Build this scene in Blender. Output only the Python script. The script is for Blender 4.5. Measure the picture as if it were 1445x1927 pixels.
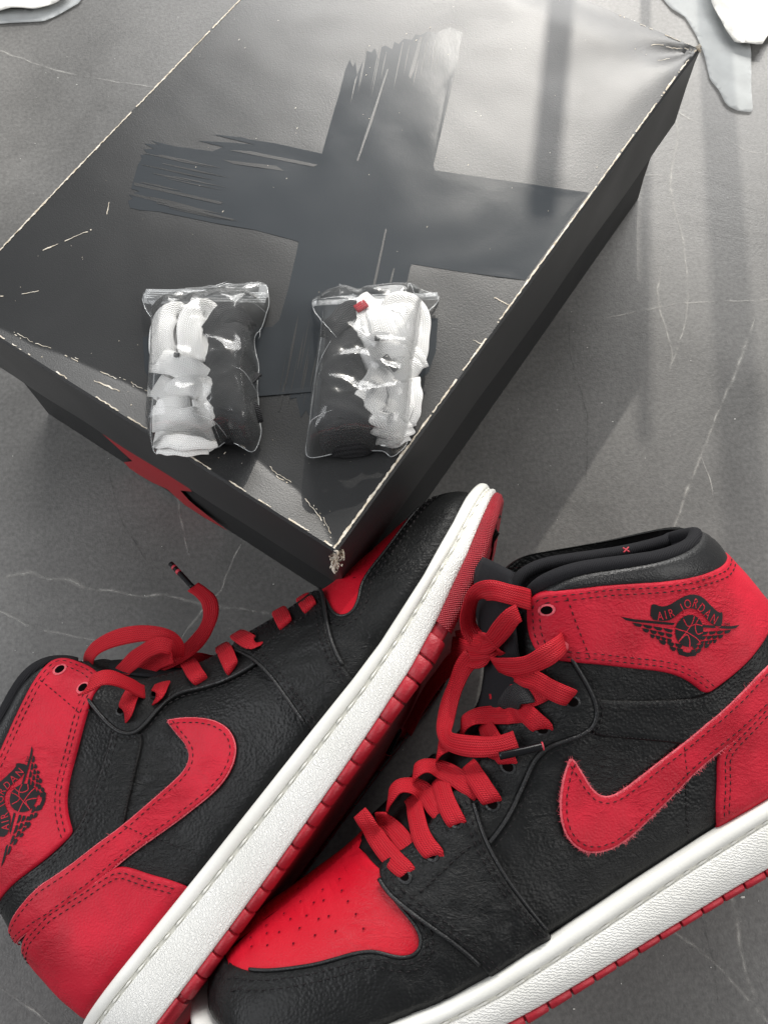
import bpy, bmesh, math, random
import numpy as np
from mathutils import Vector, Matrix, noise as mnoise
from mathutils.geometry import delaunay_2d_cdt
random.seed(7); rng = np.random.default_rng(7)
scene = bpy.context.scene
for o in list(bpy.data.objects): bpy.data.objects.remove(o)
R = math.radians

# ------------------------------------------------------------------ camera, light, exposure
PITCH, ROLL, CAMH, FPX = .3737, -.0844, .5103, 1750.0
fw = Vector((0, math.sin(PITCH), -math.cos(PITCH))); upv = Vector((0, math.cos(PITCH), math.sin(PITCH))); rt = Vector((1, 0, 0))
rt2 = rt*math.cos(ROLL)+upv*math.sin(ROLL); up2 = -rt*math.sin(ROLL)+upv*math.cos(ROLL)
cd = bpy.data.cameras.new('camera'); cam = bpy.data.objects.new('camera', cd); scene.collection.objects.link(cam)
cam.matrix_world = Matrix(((rt2.x, up2.x, -fw.x, 0), (rt2.y, up2.y, -fw.y, 0), (rt2.z, up2.z, -fw.z, CAMH), (0, 0, 0, 1)))
cd.sensor_fit = 'HORIZONTAL'; cd.sensor_width = 36; cd.lens = 36*FPX/1445; cd.clip_start = .01; cd.clip_end = 100
scene.camera = cam
world = bpy.data.worlds.new('World'); scene.world = world; world.use_nodes = True
bg = world.node_tree.nodes['Background']; bg.inputs[0].default_value = (.93, .96, 1.0, 1); bg.inputs[1].default_value = .28
SUN_AZ, SUN_EL = R(10), R(42)
sdir = Vector((math.sin(SUN_AZ)*math.cos(SUN_EL), math.cos(SUN_AZ)*math.cos(SUN_EL), math.sin(SUN_EL)))
# shaft of sunlight coming through a window high on the far side
sl = bpy.data.lights.new('sun_shaft', 'SPOT'); sl.energy = 200; sl.shadow_soft_size = .018; sl.spot_size = R(15); sl.spot_blend = .8; sl.color = (1, .95, .87)
so = bpy.data.objects.new('sun_shaft', sl); scene.collection.objects.link(so); aim = Vector((.20, .36, .06)); so.location = aim+sdir*3.0; so.rotation_euler = (-sdir).to_track_quat('-Z', 'Y').to_euler()
sl2 = bpy.data.lights.new('sun_shaft', 'SPOT'); sl2.energy = 215; sl2.shadow_soft_size = .02; sl2.spot_size = R(7); sl2.spot_blend = .9; sl2.color = (1, .95, .87)
so2 = bpy.data.objects.new('sun_shaft', sl2); scene.collection.objects.link(so2); so2.location = Vector((-.37, .50, 0))+sdir*3.0; so2.rotation_euler = so.rotation_euler
def window(name, loc, aim_, sx, sy, power, col):
    al = bpy.data.lights.new(name, 'AREA'); al.shape = 'RECTANGLE'; al.size = sx; al.size_y = sy; al.energy = power; al.color = col
    ao = bpy.data.objects.new(name, al); scene.collection.objects.link(ao); ao.location = loc; ao.rotation_euler = (Vector(aim_)-Vector(loc)).to_track_quat('-Z', 'Y').to_euler()
window('window_light', (.45, 1.80, .95), (0, .15, .05), 1.6, .80, 50, (1, .99, .97))
window('side_fill_light', (-1.5, .10, 1.25), (0, .05, .05), 1.5, 1.1, 24, (.97, .98, 1))  # added fill lamp on the left for soft diffuse light, no known window
window('side_fill_light', (1.5, -.25, 1.35), (0, .05, .05), 1.2, 1.0, 20, (1, .98, .95))  # added fill lamp on the right, softens the shade beside the box
vs = scene.view_settings; vs.view_transform = 'Standard'; vs.look = 'None'; vs.exposure = 0.0; vs.gamma = 1; vs.use_curve_mapping = False
scene.render.engine = 'CYCLES'
scene.cycles.transparent_max_bounces = 16

# measured outlines and paths (mm)
D = {
'brush': [[232.5,155.4],[239.5,157.4],[236.3,153.0],[240.0,153.8],[232.8,147.8],[243.6,150.9],[250.0,153.2],[250.5,150.2],[254.0,150.5],[248.6,144.3],[256.7,147.7],[258.8,146.6],[258.5,141.8],[263.8,143.8],[263.7,140.9],[268.6,140.6],[270.2,136.4],[274.7,136.8],[275.3,134.3],[280.3,132.3],[281.3,127.6],[286.3,125.6],[289.7,123.1],[289.8,115.5],[271.9,107.0],[202.3,78.6],[200.2,76.0],[215.1,39.5],[230.2,1.7],[166.6,1.8],[154.0,30.3],[144.5,54.1],[142.5,53.7],[108.6,39.8],[75.7,31.5],[51.4,33.0],[52.9,40.8],[47.1,39.7],[52.4,46.8],[45.3,44.5],[50.5,52.2],[45.7,51.9],[53.2,60.0],[51.0,61.9],[57.4,67.7],[56.7,70.4],[62.3,73.5],[60.3,76.5],[67.9,79.9],[64.6,81.8],[71.8,85.9],[78.5,92.1],[82.7,91.3],[100.2,98.2],[125.0,109.8],[124.7,112.0],[119.1,133.1],[111.1,154.4],[101.6,181.9],[96.7,191.5],[95.2,196.4],[98.0,200.1],[100.5,198.9],[101.5,202.3],[106.0,199.1],[105.1,203.8],[112.9,207.7],[119.3,210.8],[123.8,211.6],[124.9,213.9],[127.7,210.7],[128.9,214.9],[132.2,210.3],[132.1,217.2],[136.0,209.7],[135.8,215.4],[139.7,201.8],[147.8,182.8],[153.2,179.8],[149.3,194.0],[158.5,176.7],[163.4,166.2],[157.0,189.9],[163.7,175.3],[164.8,170.7],[170.1,157.0],[177.5,132.4],[197.4,140.8],[218.4,149.2]],
'slivers': [[[244.6,136.0],[245.9,135.5],[209.2,121.9],[183.6,113.4],[183.5,114.3]],[[274.6,133.9],[274.7,132.2],[252.7,123.1],[245.7,121.3],[247.1,123.3]],[[155.4,77.3],[155.2,76.3],[123.4,61.9],[121.2,62.4]],[[109.1,205.3],[124.2,157.6],[122.4,157.9],[107.5,203.9]],[[102.9,202.7],[118.6,146.4],[117.5,146.2],[101.6,201.6]],[[146.3,174.5],[158.0,148.1],[157.4,142.5],[147.1,168.0]],[[153.0,176.0],[158.5,166.0],[170.3,130.0],[167.9,131.1]],[[137.4,60.5],[137.5,59.6],[125.9,55.1],[125.5,55.7]],[[212.7,138.6],[229.0,146.6],[232.9,147.5],[222.4,142.8]],[[111.3,202.0],[114.6,193.2],[118.5,179.5],[114.3,190.4],[110.9,201.8]],[[130.4,205.7],[132.3,201.2],[133.9,193.8],[131.4,199.3],[129.9,205.4]],[[120.6,209.0],[126.4,192.3],[134.1,167.2],[126.9,187.7],[120.3,208.8]],[[120.8,191.6],[125.0,179.4],[130.7,161.1],[125.4,176.1],[120.6,191.4]],[[107.0,186.5],[110.9,176.0],[115.6,159.8],[110.7,172.7],[106.6,186.3]],[[131.0,204.8],[135.8,191.0],[142.0,170.1],[135.9,187.0],[130.6,204.5]],[[127.2,213.1],[132.4,197.9],[139.3,175.0],[132.8,193.6],[126.9,212.9]],[[107.8,184.6],[112.5,171.9],[118.3,152.2],[112.3,167.9],[107.3,184.4]],[[106.0,192.9],[109.6,183.3],[113.8,168.3],[109.1,180.1],[105.5,192.6]],[[132.6,199.7],[134.8,193.6],[137.4,184.2],[134.6,191.7],[132.3,199.6]],[[123.6,189.9],[127.8,178.0],[133.3,159.8],[128.1,174.6],[123.3,189.8]],[[119.4,200.4],[122.5,191.7],[126.3,178.4],[122.3,189.0],[119.0,200.1]],[[105.4,186.7],[109.9,174.3],[115.6,155.2],[109.7,170.5],[104.9,186.4]],[[106.2,179.3],[110.5,167.0],[116.3,148.3],[110.9,163.6],[106.0,179.1]],[[107.1,179.8],[112.4,164.8],[119.4,141.9],[112.7,160.5],[106.7,179.6]],[[127.1,200.4],[132.2,185.8],[138.8,163.7],[132.4,181.6],[126.7,200.1]],[[61.7,71.5],[73.6,77.7],[92.3,86.1],[77.0,78.0],[61.8,71.0]],[[44.5,63.1],[51.6,66.7],[62.6,71.8],[53.6,67.1],[44.6,62.9]],[[47.1,60.5],[59.0,66.4],[77.3,75.0],[62.1,67.4],[47.2,60.4]],[[65.3,66.7],[75.8,72.0],[92.3,79.6],[78.8,72.7],[65.4,66.5]],[[48.3,48.9],[56.3,53.1],[68.9,58.3],[58.8,52.9],[48.5,48.4]],[[61.7,70.7],[71.0,75.4],[85.4,82.2],[73.5,76.2],[61.7,70.6]],[[53.7,67.4],[62.9,72.1],[77.3,78.8],[65.5,72.7],[53.7,67.2]],[[42.6,62.9],[48.7,66.2],[58.2,70.2],[50.6,65.8],[42.8,62.4]],[[61.0,57.5],[68.7,61.5],[80.8,66.7],[71.0,61.6],[61.1,57.2]],[[54.0,58.0],[62.7,62.5],[76.2,68.4],[65.2,62.6],[54.1,57.7]],[[58.7,55.0],[66.1,58.8],[77.7,63.7],[68.3,58.7],[58.8,54.6]],[[56.2,68.5],[69.3,75.1],[89.9,84.7],[73.0,76.0],[56.4,68.2]],[[65.4,68.3],[72.7,72.1],[84.2,77.2],[74.9,72.2],[65.5,67.9]],[[47.6,66.9],[57.1,71.6],[71.6,78.5],[59.6,72.4],[47.7,66.7]],[[56.6,60.1],[66.5,65.2],[82.0,72.2],[69.3,65.7],[56.7,59.9]],[[51.7,54.9],[54.9,56.5],[59.9,58.7],[55.9,56.5],[51.8,54.7]],[[259.2,124.8],[252.3,121.5],[241.9,117.1],[250.3,121.4],[259.1,125.1]],[[266.1,135.1],[257.9,131.1],[245.5,125.7],[255.6,130.8],[266.1,135.4]],[[255.3,143.3],[247.8,139.6],[236.5,134.7],[245.7,139.4],[255.2,143.6]],[[276.0,129.1],[265.4,124.0],[249.4,117.3],[262.4,123.6],[275.9,129.5]],[[259.0,149.9],[245.8,143.5],[226.4,134.7],[242.4,142.5],[258.9,150.2]],[[252.1,153.9],[240.2,148.0],[222.6,139.8],[237.1,147.1],[252.0,154.1]],[[257.7,148.2],[244.3,141.6],[224.4,132.6],[240.7,140.7],[257.6,148.5]],[[276.4,123.7],[268.4,119.8],[256.3,114.8],[266.1,119.7],[276.3,124.0]],[[273.1,119.6],[266.3,116.4],[256.2,112.2],[264.5,116.2],[273.0,119.8]],[[266.2,139.4],[253.0,133.0],[233.4,124.4],[249.4,132.4],[266.0,139.8]],[[254.3,155.6],[241.2,149.0],[221.8,140.1],[237.7,148.2],[254.2,155.9]],[[272.3,124.4],[266.6,121.7],[258.0,118.1],[265.0,121.6],[272.2,124.7]]],
'crease': [[1.4,223.6],[4.3,204.8],[5.4,197.0],[5.9,185.1],[10.0,171.5],[11.3,161.3],[13.6,144.2],[15.3,134.6],[16.2,118.9],[16.3,103.5],[17.5,82.2],[17.9,59.5],[15.2,44.6],[15.4,33.1],[12.5,24.1],[9.3,15.0],[3.8,5.4],[0.5,0.8]],
'creases': [[[348.4,1.7],[346.7,6.6],[343.0,11.2],[341.7,17.0],[340.1,21.0],[334.9,24.8],[329.8,28.7]],[[347.0,1.0],[342.6,4.5],[337.1,8.1],[332.8,10.7],[329.2,14.3]],[[50.5,217.7],[57.9,213.3],[68.4,207.9],[74.1,203.9],[81.5,202.9],[87.1,204.7],[92.1,208.2]],[[18.0,217.3],[23.1,211.2],[26.7,207.3],[31.1,203.3]],[[123.2,0.5],[126.4,-3.4],[126.7,-9.2]],[[123.6,5.3],[123.8,2.4],[126.6,-4.8],[127.8,-9.4],[129.3,-6.2]],[[149.7,9.3],[149.9,3.3],[149.9,-1.2]],[[6.4,123.0],[10.4,124.7],[13.2,123.0]],[[232.9,9.5],[231.8,3.6],[236.2,-0.2]]],
'patch': [[39.3,143.1],[44.1,139.0],[76.2,94.6],[106.3,52.2],[125.1,26.2],[109.0,17.1],[97.3,13.8],[89.0,16.2],[31.1,92.6],[20.8,120.7],[25.3,130.9]],
'emblem': [[168.7,45.9],[159.4,51.3],[138.8,52.4],[125.8,54.1],[113.6,53.7],[107.1,51.2],[104.6,45.8],[117.5,30.7],[113.8,19.3],[102.7,12.5],[89.2,6.9],[107.8,-7.0],[122.9,1.4],[132.7,13.0],[146.0,5.3],[156.4,2.7],[164.5,3.2],[166.8,10.0],[153.8,26.8],[160.5,35.2]],
'bag1': [[-110.0,279.3,125.6],[-103.5,279.1,125.6],[-95.8,278.2,125.6],[-86.5,278.9,125.6],[-77.8,279.0,125.6],[-62.4,278.7,125.6],[-48.3,278.6,125.6],[-48.0,272.4,125.6],[-47.3,267.2,125.6],[-49.9,258.5,125.6],[-52.0,251.9,125.6],[-55.6,249.1,125.6],[-55.3,239.8,125.6],[-53.4,231.7,125.6],[-55.0,222.3,125.6],[-54.3,210.4,125.6],[-54.3,201.8,125.6],[-53.3,197.1,125.6],[-55.1,190.5,125.6],[-57.8,185.7,125.6],[-62.3,189.4,125.6],[-69.3,194.1,125.6],[-75.0,189.8,125.6],[-79.6,191.3,125.6],[-89.8,192.6,125.6],[-100.5,194.7,125.6],[-101.0,190.8,125.6],[-102.2,188.6,125.6],[-104.3,192.8,125.6],[-105.5,202.6,125.6],[-104.6,215.2,125.6],[-104.1,227.0,125.6],[-103.6,240.8,125.6],[-103.6,262.0,125.6],[-107.1,266.1,125.6],[-110.0,272.8,125.6]],
'bag2': [[-26.6,265.7,125.6],[-25.2,267.1,125.6],[-11.6,267.1,125.6],[3.5,266.5,125.6],[20.8,265.1,125.6],[36.4,263.5,125.6],[34.5,258.6,125.6],[30.6,255.2,125.6],[27.4,252.4,125.6],[25.9,241.9,125.6],[22.8,228.8,125.6],[19.5,215.3,125.6],[17.2,198.1,125.6],[13.6,184.2,125.6],[8.1,179.2,125.6],[4.5,177.7,125.6],[3.5,181.5,125.6],[-4.2,182.5,125.6],[-11.8,183.2,125.6],[-18.9,182.8,125.6],[-25.5,181.6,125.6],[-32.6,180.9,125.6],[-33.8,185.3,125.6],[-31.3,196.9,125.6],[-29.1,211.2,125.6],[-26.5,225.7,125.6],[-23.9,240.6,125.6],[-21.3,252.8,125.6],[-26.1,260.2,125.6]],
'zip1': [[-108.2,274.8,131.6],[-94.3,273.8,131.6],[-76.5,274.5,131.6],[-47.6,274.1,131.6],[-47.3,265.6,131.6],[-61.6,265.8,131.6],[-77.7,266.8,131.6],[-93.8,267.2,131.6],[-108.2,269.2,131.6]],
'zip2': [[-26.1,261.5,131.6],[-24.8,262.8,131.6],[3.5,262.2,131.6],[35.7,259.3,131.6],[35.0,256.7,131.6],[20.2,257.8,131.6],[3.2,258.9,131.6],[-16.9,260.0,131.6],[-26.1,259.3,131.6]],
'blk1': [[-77.1,259.7,134.6],[-66.5,261.1,134.6],[-56.5,258.8,134.6],[-54.6,248.8,134.6],[-55.9,241.0,134.6],[-54.6,231.9,134.6],[-54.3,223.0,134.6],[-55.1,211.4,134.6],[-54.4,200.0,134.6],[-54.7,192.7,134.6],[-62.7,191.8,134.6],[-70.2,191.4,134.6],[-75.6,196.4,134.6],[-79.5,210.9,134.6],[-81.5,228.6,134.6],[-80.4,246.4,134.6]],
'blk2': [[-19.1,254.7,134.6],[-10.5,257.0,134.6],[-3.3,253.8,134.6],[0.2,244.8,134.6],[-0.1,226.8,134.6],[0.7,209.2,134.6],[0.4,192.2,134.6],[-1.9,181.3,134.6],[-10.4,180.0,134.6],[-21.2,181.0,134.6],[-26.5,184.7,134.6],[-28.0,194.9,134.6],[-26.2,208.9,134.6],[-24.2,223.2,134.6],[-22.2,237.3,134.6],[-20.8,246.9,134.6]],
'wht1': [[-100.3,254.5,134.6],[-94.1,260.1,134.6],[-86.6,258.1,134.6],[-80.3,260.6,134.6],[-74.0,256.2,134.6],[-74.6,245.9,134.6],[-79.4,232.5,134.6],[-76.4,222.2,134.6],[-75.5,207.7,134.6],[-76.6,198.1,134.6],[-73.7,191.7,134.6],[-80.2,187.9,134.6],[-90.2,188.9,134.6],[-98.2,191.8,134.6],[-101.5,198.8,134.6],[-100.9,212.9,134.6],[-100.4,236.3,134.6]],
'wht2': [[-1.4,251.1,134.6],[1.6,256.4,134.6],[10.5,256.1,134.6],[21.0,255.1,134.6],[24.4,246.1,134.6],[23.9,235.2,134.6],[21.3,221.2,134.6],[18.3,207.5,134.6],[15.5,193.6,134.6],[11.6,183.4,134.6],[3.7,183.0,134.6],[-1.2,190.7,134.6],[-1.2,198.0,134.6],[-7.1,199.7,134.6],[-3.4,209.6,134.6],[-1.5,221.0,134.6],[-2.2,232.9,134.6]],
'ws1': [[[-97.0,234.2,132.7],[-98.1,242.0,134.8],[-97.8,249.5,136.3],[-95.4,257.1,135.6],[-91.5,260.2,134.1],[-89.4,258.3,132.0],[-89.5,249.5,131.2],[-91.4,236.5,129.8]],[[-92.8,235.0,130.5],[-93.7,243.8,131.2],[-92.9,251.3,132.7],[-92.2,257.2,131.2]],[[-83.7,231.4,134.1],[-84.2,239.7,136.3],[-84.3,247.7,137.0],[-82.6,256.0,136.3],[-78.6,260.3,134.8],[-75.3,257.2,133.4],[-75.7,250.9,132.7],[-78.3,241.8,132.0],[-82.2,233.6,131.2]],[[-80.9,232.6,132.7],[-80.5,243.7,134.1],[-79.5,254.5,133.4]],[[-102.6,235.6,131.2],[-95.7,232.3,135.6],[-88.5,228.0,137.7],[-81.9,223.8,137.7],[-77.7,220.6,135.6],[-76.1,218.2,131.2]],[[-101.4,223.0,131.2],[-96.3,217.6,134.8],[-93.5,212.9,135.6],[-96.4,209.3,134.1]],[[-92.7,213.2,134.8],[-88.1,216.7,137.0],[-82.9,216.7,137.7],[-77.6,215.5,136.3],[-75.9,210.4,134.8],[-78.4,205.2,135.6],[-82.7,204.1,136.3]],[[-100.5,208.0,134.1],[-95.2,206.8,137.0],[-89.3,205.5,138.4],[-84.3,205.9,136.3]],[[-102.3,204.8,132.0],[-95.8,202.5,136.3],[-87.9,199.9,137.7],[-81.1,200.1,137.0],[-76.5,204.2,132.7]],[[-101.5,196.9,130.5],[-93.6,194.0,134.8],[-86.4,191.9,135.6],[-79.8,192.5,134.1],[-75.0,194.4,130.5]],[[-99.8,194.4,128.4],[-91.8,191.4,132.0],[-85.3,190.5,132.0],[-79.3,192.2,129.1]]],
'ws2': [[[4.3,258.2,133.4],[0.4,254.0,135.6],[-1.8,248.2,136.3],[-1.5,241.5,136.3],[0.6,236.1,134.8],[2.3,232.5,132.7]],[[5.4,258.1,133.4],[5.7,247.0,137.0],[7.6,237.2,137.7],[11.0,229.4,136.3],[13.6,224.5,134.1]],[[9.4,255.2,133.4],[10.1,243.5,137.0],[12.1,236.0,137.0],[15.0,228.3,135.6]],[[11.1,249.7,134.8],[14.5,252.7,136.3],[19.7,251.7,137.0],[22.8,246.5,137.0],[23.2,238.9,135.6],[21.4,230.5,134.8],[19.1,222.5,132.7]],[[12.9,246.0,135.6],[16.6,246.6,137.7],[18.8,241.4,137.0],[18.6,233.5,136.3],[16.8,225.4,134.1]],[[-2.9,231.8,132.7],[1.9,231.2,137.7],[8.4,228.3,139.9],[13.8,225.6,139.2],[19.1,222.6,135.6],[20.8,218.6,132.0]],[[-3.6,222.3,132.7],[-0.2,223.1,137.7],[6.1,223.7,140.6],[13.1,223.0,140.6],[18.5,220.7,137.7],[21.0,218.2,132.7]],[[8.4,222.2,137.0],[4.3,215.3,138.4],[0.3,209.8,137.7],[-3.7,204.1,136.3],[-7.2,198.8,134.1]],[[9.2,213.9,137.0],[12.9,214.8,139.9],[17.0,215.4,139.2],[20.4,214.5,134.1]],[[7.1,213.0,137.0],[5.5,204.9,138.4],[2.1,200.5,137.7],[0.8,196.3,136.3],[4.6,193.7,136.3],[10.5,193.5,135.6],[15.7,196.0,132.0]],[[11.1,211.4,137.0],[12.0,204.3,138.4],[11.4,197.9,137.7],[8.5,193.2,135.6]],[[15.6,211.8,135.6],[15.9,203.5,137.0],[14.9,197.6,135.6],[12.4,192.0,132.7]],[[-0.6,193.8,132.7],[4.2,189.7,135.6],[9.1,188.7,135.6],[14.4,192.6,131.2]],[[1.0,188.6,130.5],[6.4,186.7,133.4],[12.1,189.6,129.8]]],
'ag2': [[6.4,220.5,142.0],[10.8,213.4,140.6]],
'ag2b': [[2.6,231.6,139.9],[4.8,231.1,139.9]],
'ag1': [[-91.2,234.1,136.3],[-88.8,233.6,136.3]],
'redtab': [[-5.3,250.9,135.6],[-0.1,254.0,135.6]],
'laceB': [[[-21.2,26.6,94.1],[-18.4,22.1,94.7],[-15.7,17.3,92.6],[-11.6,10.9,97.7],[-7.0,5.3,105.5],[-2.8,1.3,108.7],[-2.0,0.4,104.7]],[[-12.5,26.0,92.1],[-10.4,21.7,90.4],[-6.8,17.6,95.4],[-2.8,12.4,103.1],[-0.1,8.7,105.9]],[[0.7,31.5,93.1],[2.0,28.9,94.1],[2.7,22.4,101.9],[3.8,15.1,107.5],[6.0,10.3,111.0],[8.7,7.0,111.9],[9.3,6.2,107.1]],[[-9.2,28.3,90.0],[-7.5,32.0,96.2],[-3.4,35.7,98.6],[2.9,35.2,98.0],[7.6,31.9,97.1],[10.6,25.7,105.8],[13.1,20.1,108.1]],[[13.2,37.5,96.7],[14.3,33.9,102.4],[15.1,28.1,107.9],[16.8,22.5,111.6],[18.7,18.3,112.5],[19.7,17.3,108.0]],[[2.5,37.6,92.4],[4.1,41.2,98.6],[8.7,43.1,99.9],[14.8,41.2,98.6],[19.9,37.4,104.7],[24.1,33.1,109.9],[27.8,28.6,110.8]],[[26.5,41.6,105.9],[27.6,37.4,110.5],[29.4,33.5,113.3],[31.5,29.1,115.0],[33.5,25.8,114.7],[34.5,25.3,109.1]],[[14.2,46.3,94.5],[15.6,49.7,101.8],[22.8,51.1,100.7],[29.5,50.0,102.7],[34.9,47.1,110.0],[38.6,43.5,112.2]],[[34.9,58.6,102.5],[36.3,53.1,109.4],[37.9,48.2,113.0],[40.2,43.5,115.8],[41.9,40.2,115.1],[43.2,39.7,110.7]],[[25.4,55.3,95.5],[26.8,59.3,101.9],[32.0,61.4,104.1],[38.7,61.0,107.2],[45.2,59.0,116.1],[49.7,57.4,117.9]],[[48.1,64.3,117.8],[50.2,59.8,121.5],[52.6,56.4,123.2],[55.1,53.4,123.8],[57.2,51.9,122.6],[58.1,51.6,117.6]],[[38.4,69.9,100.2],[39.7,71.7,105.5],[43.2,71.2,108.9],[46.7,67.5,117.1],[51.2,64.7,122.9],[56.3,64.3,125.6],[60.0,64.8,126.0]],[[48.9,74.6,122.8],[51.8,72.1,127.0],[55.7,69.9,129.8],[60.4,66.0,131.2],[64.4,63.4,131.7],[68.0,62.0,130.3],[71.3,62.4,123.8]],[[36.7,92.0,127.4],[40.2,87.8,123.8],[44.7,83.2,119.3],[48.3,77.5,122.6],[52.0,72.5,124.9]]],
'laceB_free': [[[69.0,84.0,135.0],[66.8,81.7,140.0],[63.3,79.0,143.0],[58.6,76.5,142.0],[53.6,75.1,138.0],[47.9,75.3,133.0],[43.3,77.4,127.0],[41.0,80.1,120.0]],[[56.9,101.0,140.0],[51.8,101.1,146.0],[46.4,102.4,148.0],[40.6,104.9,146.0],[36.2,106.0,139.0],[33.5,105.4,130.0],[32.3,102.5,120.0],[32.7,98.4,113.0],[35.2,94.2,111.0],[38.2,91.2,112.0]],[[28.5,97.4,96.0],[31.3,95.2,104.0],[34.8,91.5,112.0],[38.2,88.6,121.0],[41.2,88.6,130.0],[44.0,90.6,138.0],[47.4,93.3,144.0],[50.7,95.1,144.0]],[[26.0,96.0,92.0],[29.6,91.9,102.0],[33.6,88.2,110.0],[37.8,86.7,117.0],[41.4,87.9,121.0],[44.1,90.3,120.0]],[[39.4,97.5,112.0],[40.2,93.8,115.0],[42.1,90.9,116.0]],[[32.2,88.6,102.0],[34.7,84.9,109.0],[37.3,85.8,115.0],[39.1,87.6,119.0]],[[32.4,91.6,104.0],[28.8,90.5,95.0],[24.7,89.5,80.0],[20.9,88.4,64.0],[16.1,85.8,46.0],[10.8,80.9,32.0],[6.3,75.1,22.0],[2.4,69.7,18.0]],[[33.2,86.9,107.0],[29.0,83.0,104.0],[25.6,77.1,101.0],[22.0,70.0,99.0],[19.5,62.8,100.0],[18.1,56.8,103.0],[18.8,51.9,108.0],[22.6,49.3,112.0],[29.1,47.3,116.0],[35.6,46.4,119.0],[40.9,46.6,121.0],[45.9,47.6,122.0]]],
'agB1': [[38.2,42.0,122.5],[46.5,42.9,124.0],[55.9,44.3,124.0]],
'agB2': [[-1.6,70.9,18.0],[-5.2,65.5,13.0],[-8.5,60.2,9.0]],
'xmark': [[105.3,126.2,118.0]],
'loopB': [[45.2,61.3,113.8],[46.1,64.2,118.1],[48.3,66.0,122.0],[51.2,66.6,125.2],[54.5,66.4,124.4]],
'laceA': [[[-124.0,95.9,70.9],[-123.8,90.7,78.2],[-124.4,84.8,84.2],[-125.3,79.9,85.0],[-127.5,78.3,77.1]],[[-111.1,95.3,71.7],[-111.0,90.7,79.3],[-111.2,86.9,83.3],[-113.9,85.4,75.4]],[[-107.4,112.0,49.9],[-100.4,103.9,66.1],[-94.6,95.9,80.7],[-91.9,92.3,81.8],[-92.0,91.7,75.3]],[[-87.6,115.4,51.3],[-80.9,105.7,76.5],[-77.4,98.9,85.7],[-76.1,95.6,86.4],[-76.9,95.3,79.1]],[[-79.4,119.8,55.5],[-72.5,112.0,77.0],[-67.9,107.4,86.1],[-64.7,105.6,87.3],[-63.4,108.1,79.2]],[[-57.6,130.4,55.3],[-52.9,120.1,81.8],[-50.4,113.8,90.3],[-50.5,113.2,82.6]],[[-45.1,136.0,56.4],[-40.6,125.2,84.4],[-38.4,119.9,91.8],[-37.9,119.6,84.6]]],
'laceA_free': [[[-140.5,88.4,95.0],[-138.1,89.8,99.0],[-132.5,92.7,100.0],[-127.5,92.9,97.0],[-122.8,91.2,88.0],[-119.5,89.8,78.0],[-115.8,90.7,68.0]],[[-150.8,106.8,60.0],[-150.3,111.2,64.0],[-144.0,115.2,70.0],[-132.2,117.6,75.0],[-118.6,117.6,78.0],[-108.9,115.3,76.0],[-105.9,111.3,70.0],[-109.7,106.9,62.0],[-118.1,105.1,55.0]],[[-137.6,100.5,60.0],[-130.1,104.7,68.0],[-120.9,109.1,74.0],[-112.2,111.3,78.0],[-106.4,109.9,76.0]],[[-137.3,98.0,52.0],[-125.9,102.1,60.0],[-115.2,106.5,66.0],[-107.8,107.6,70.0]],[[-134.8,97.0,42.0],[-123.3,99.9,50.0],[-115.1,102.0,56.0],[-106.3,105.7,60.0]],[[-111.6,110.1,60.0],[-104.1,108.6,58.0],[-97.1,107.5,54.0],[-89.4,107.2,46.0]],[[-124.2,106.2,52.0],[-120.3,101.8,46.0],[-125.4,97.6,42.0]],[[-116.3,106.1,62.0],[-108.0,107.6,64.0],[-100.6,112.7,62.0],[-94.8,121.2,58.0],[-92.2,130.3,54.0],[-93.6,139.2,50.0],[-98.6,145.8,46.0],[-103.2,149.7,44.0]]],
'agA': [[-103.4,149.5,44.0],[-109.7,157.4,40.0],[-117.1,166.5,36.0]],
'perf': [[273.3,67.8],[266.5,67.9],[255.9,67.0],[265.6,69.5],[260.3,69.5],[251.6,69.4],[246.5,67.2],[254.3,71.0],[247.3,71.1],[242.9,70.1],[238.6,70.1],[238.1,66.6],[242.8,72.8],[238.5,73.0],[229.1,71.9],[228.0,68.7],[227.4,64.8],[229.9,74.1],[237.5,74.4],[229.3,75.8],[248.2,72.8],[256.5,71.5],[265.2,70.2],[273.1,68.6]],
'vstitch': [[174.4,75.7],[181.2,74.1],[192.2,70.8],[202.0,67.9]],
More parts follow.
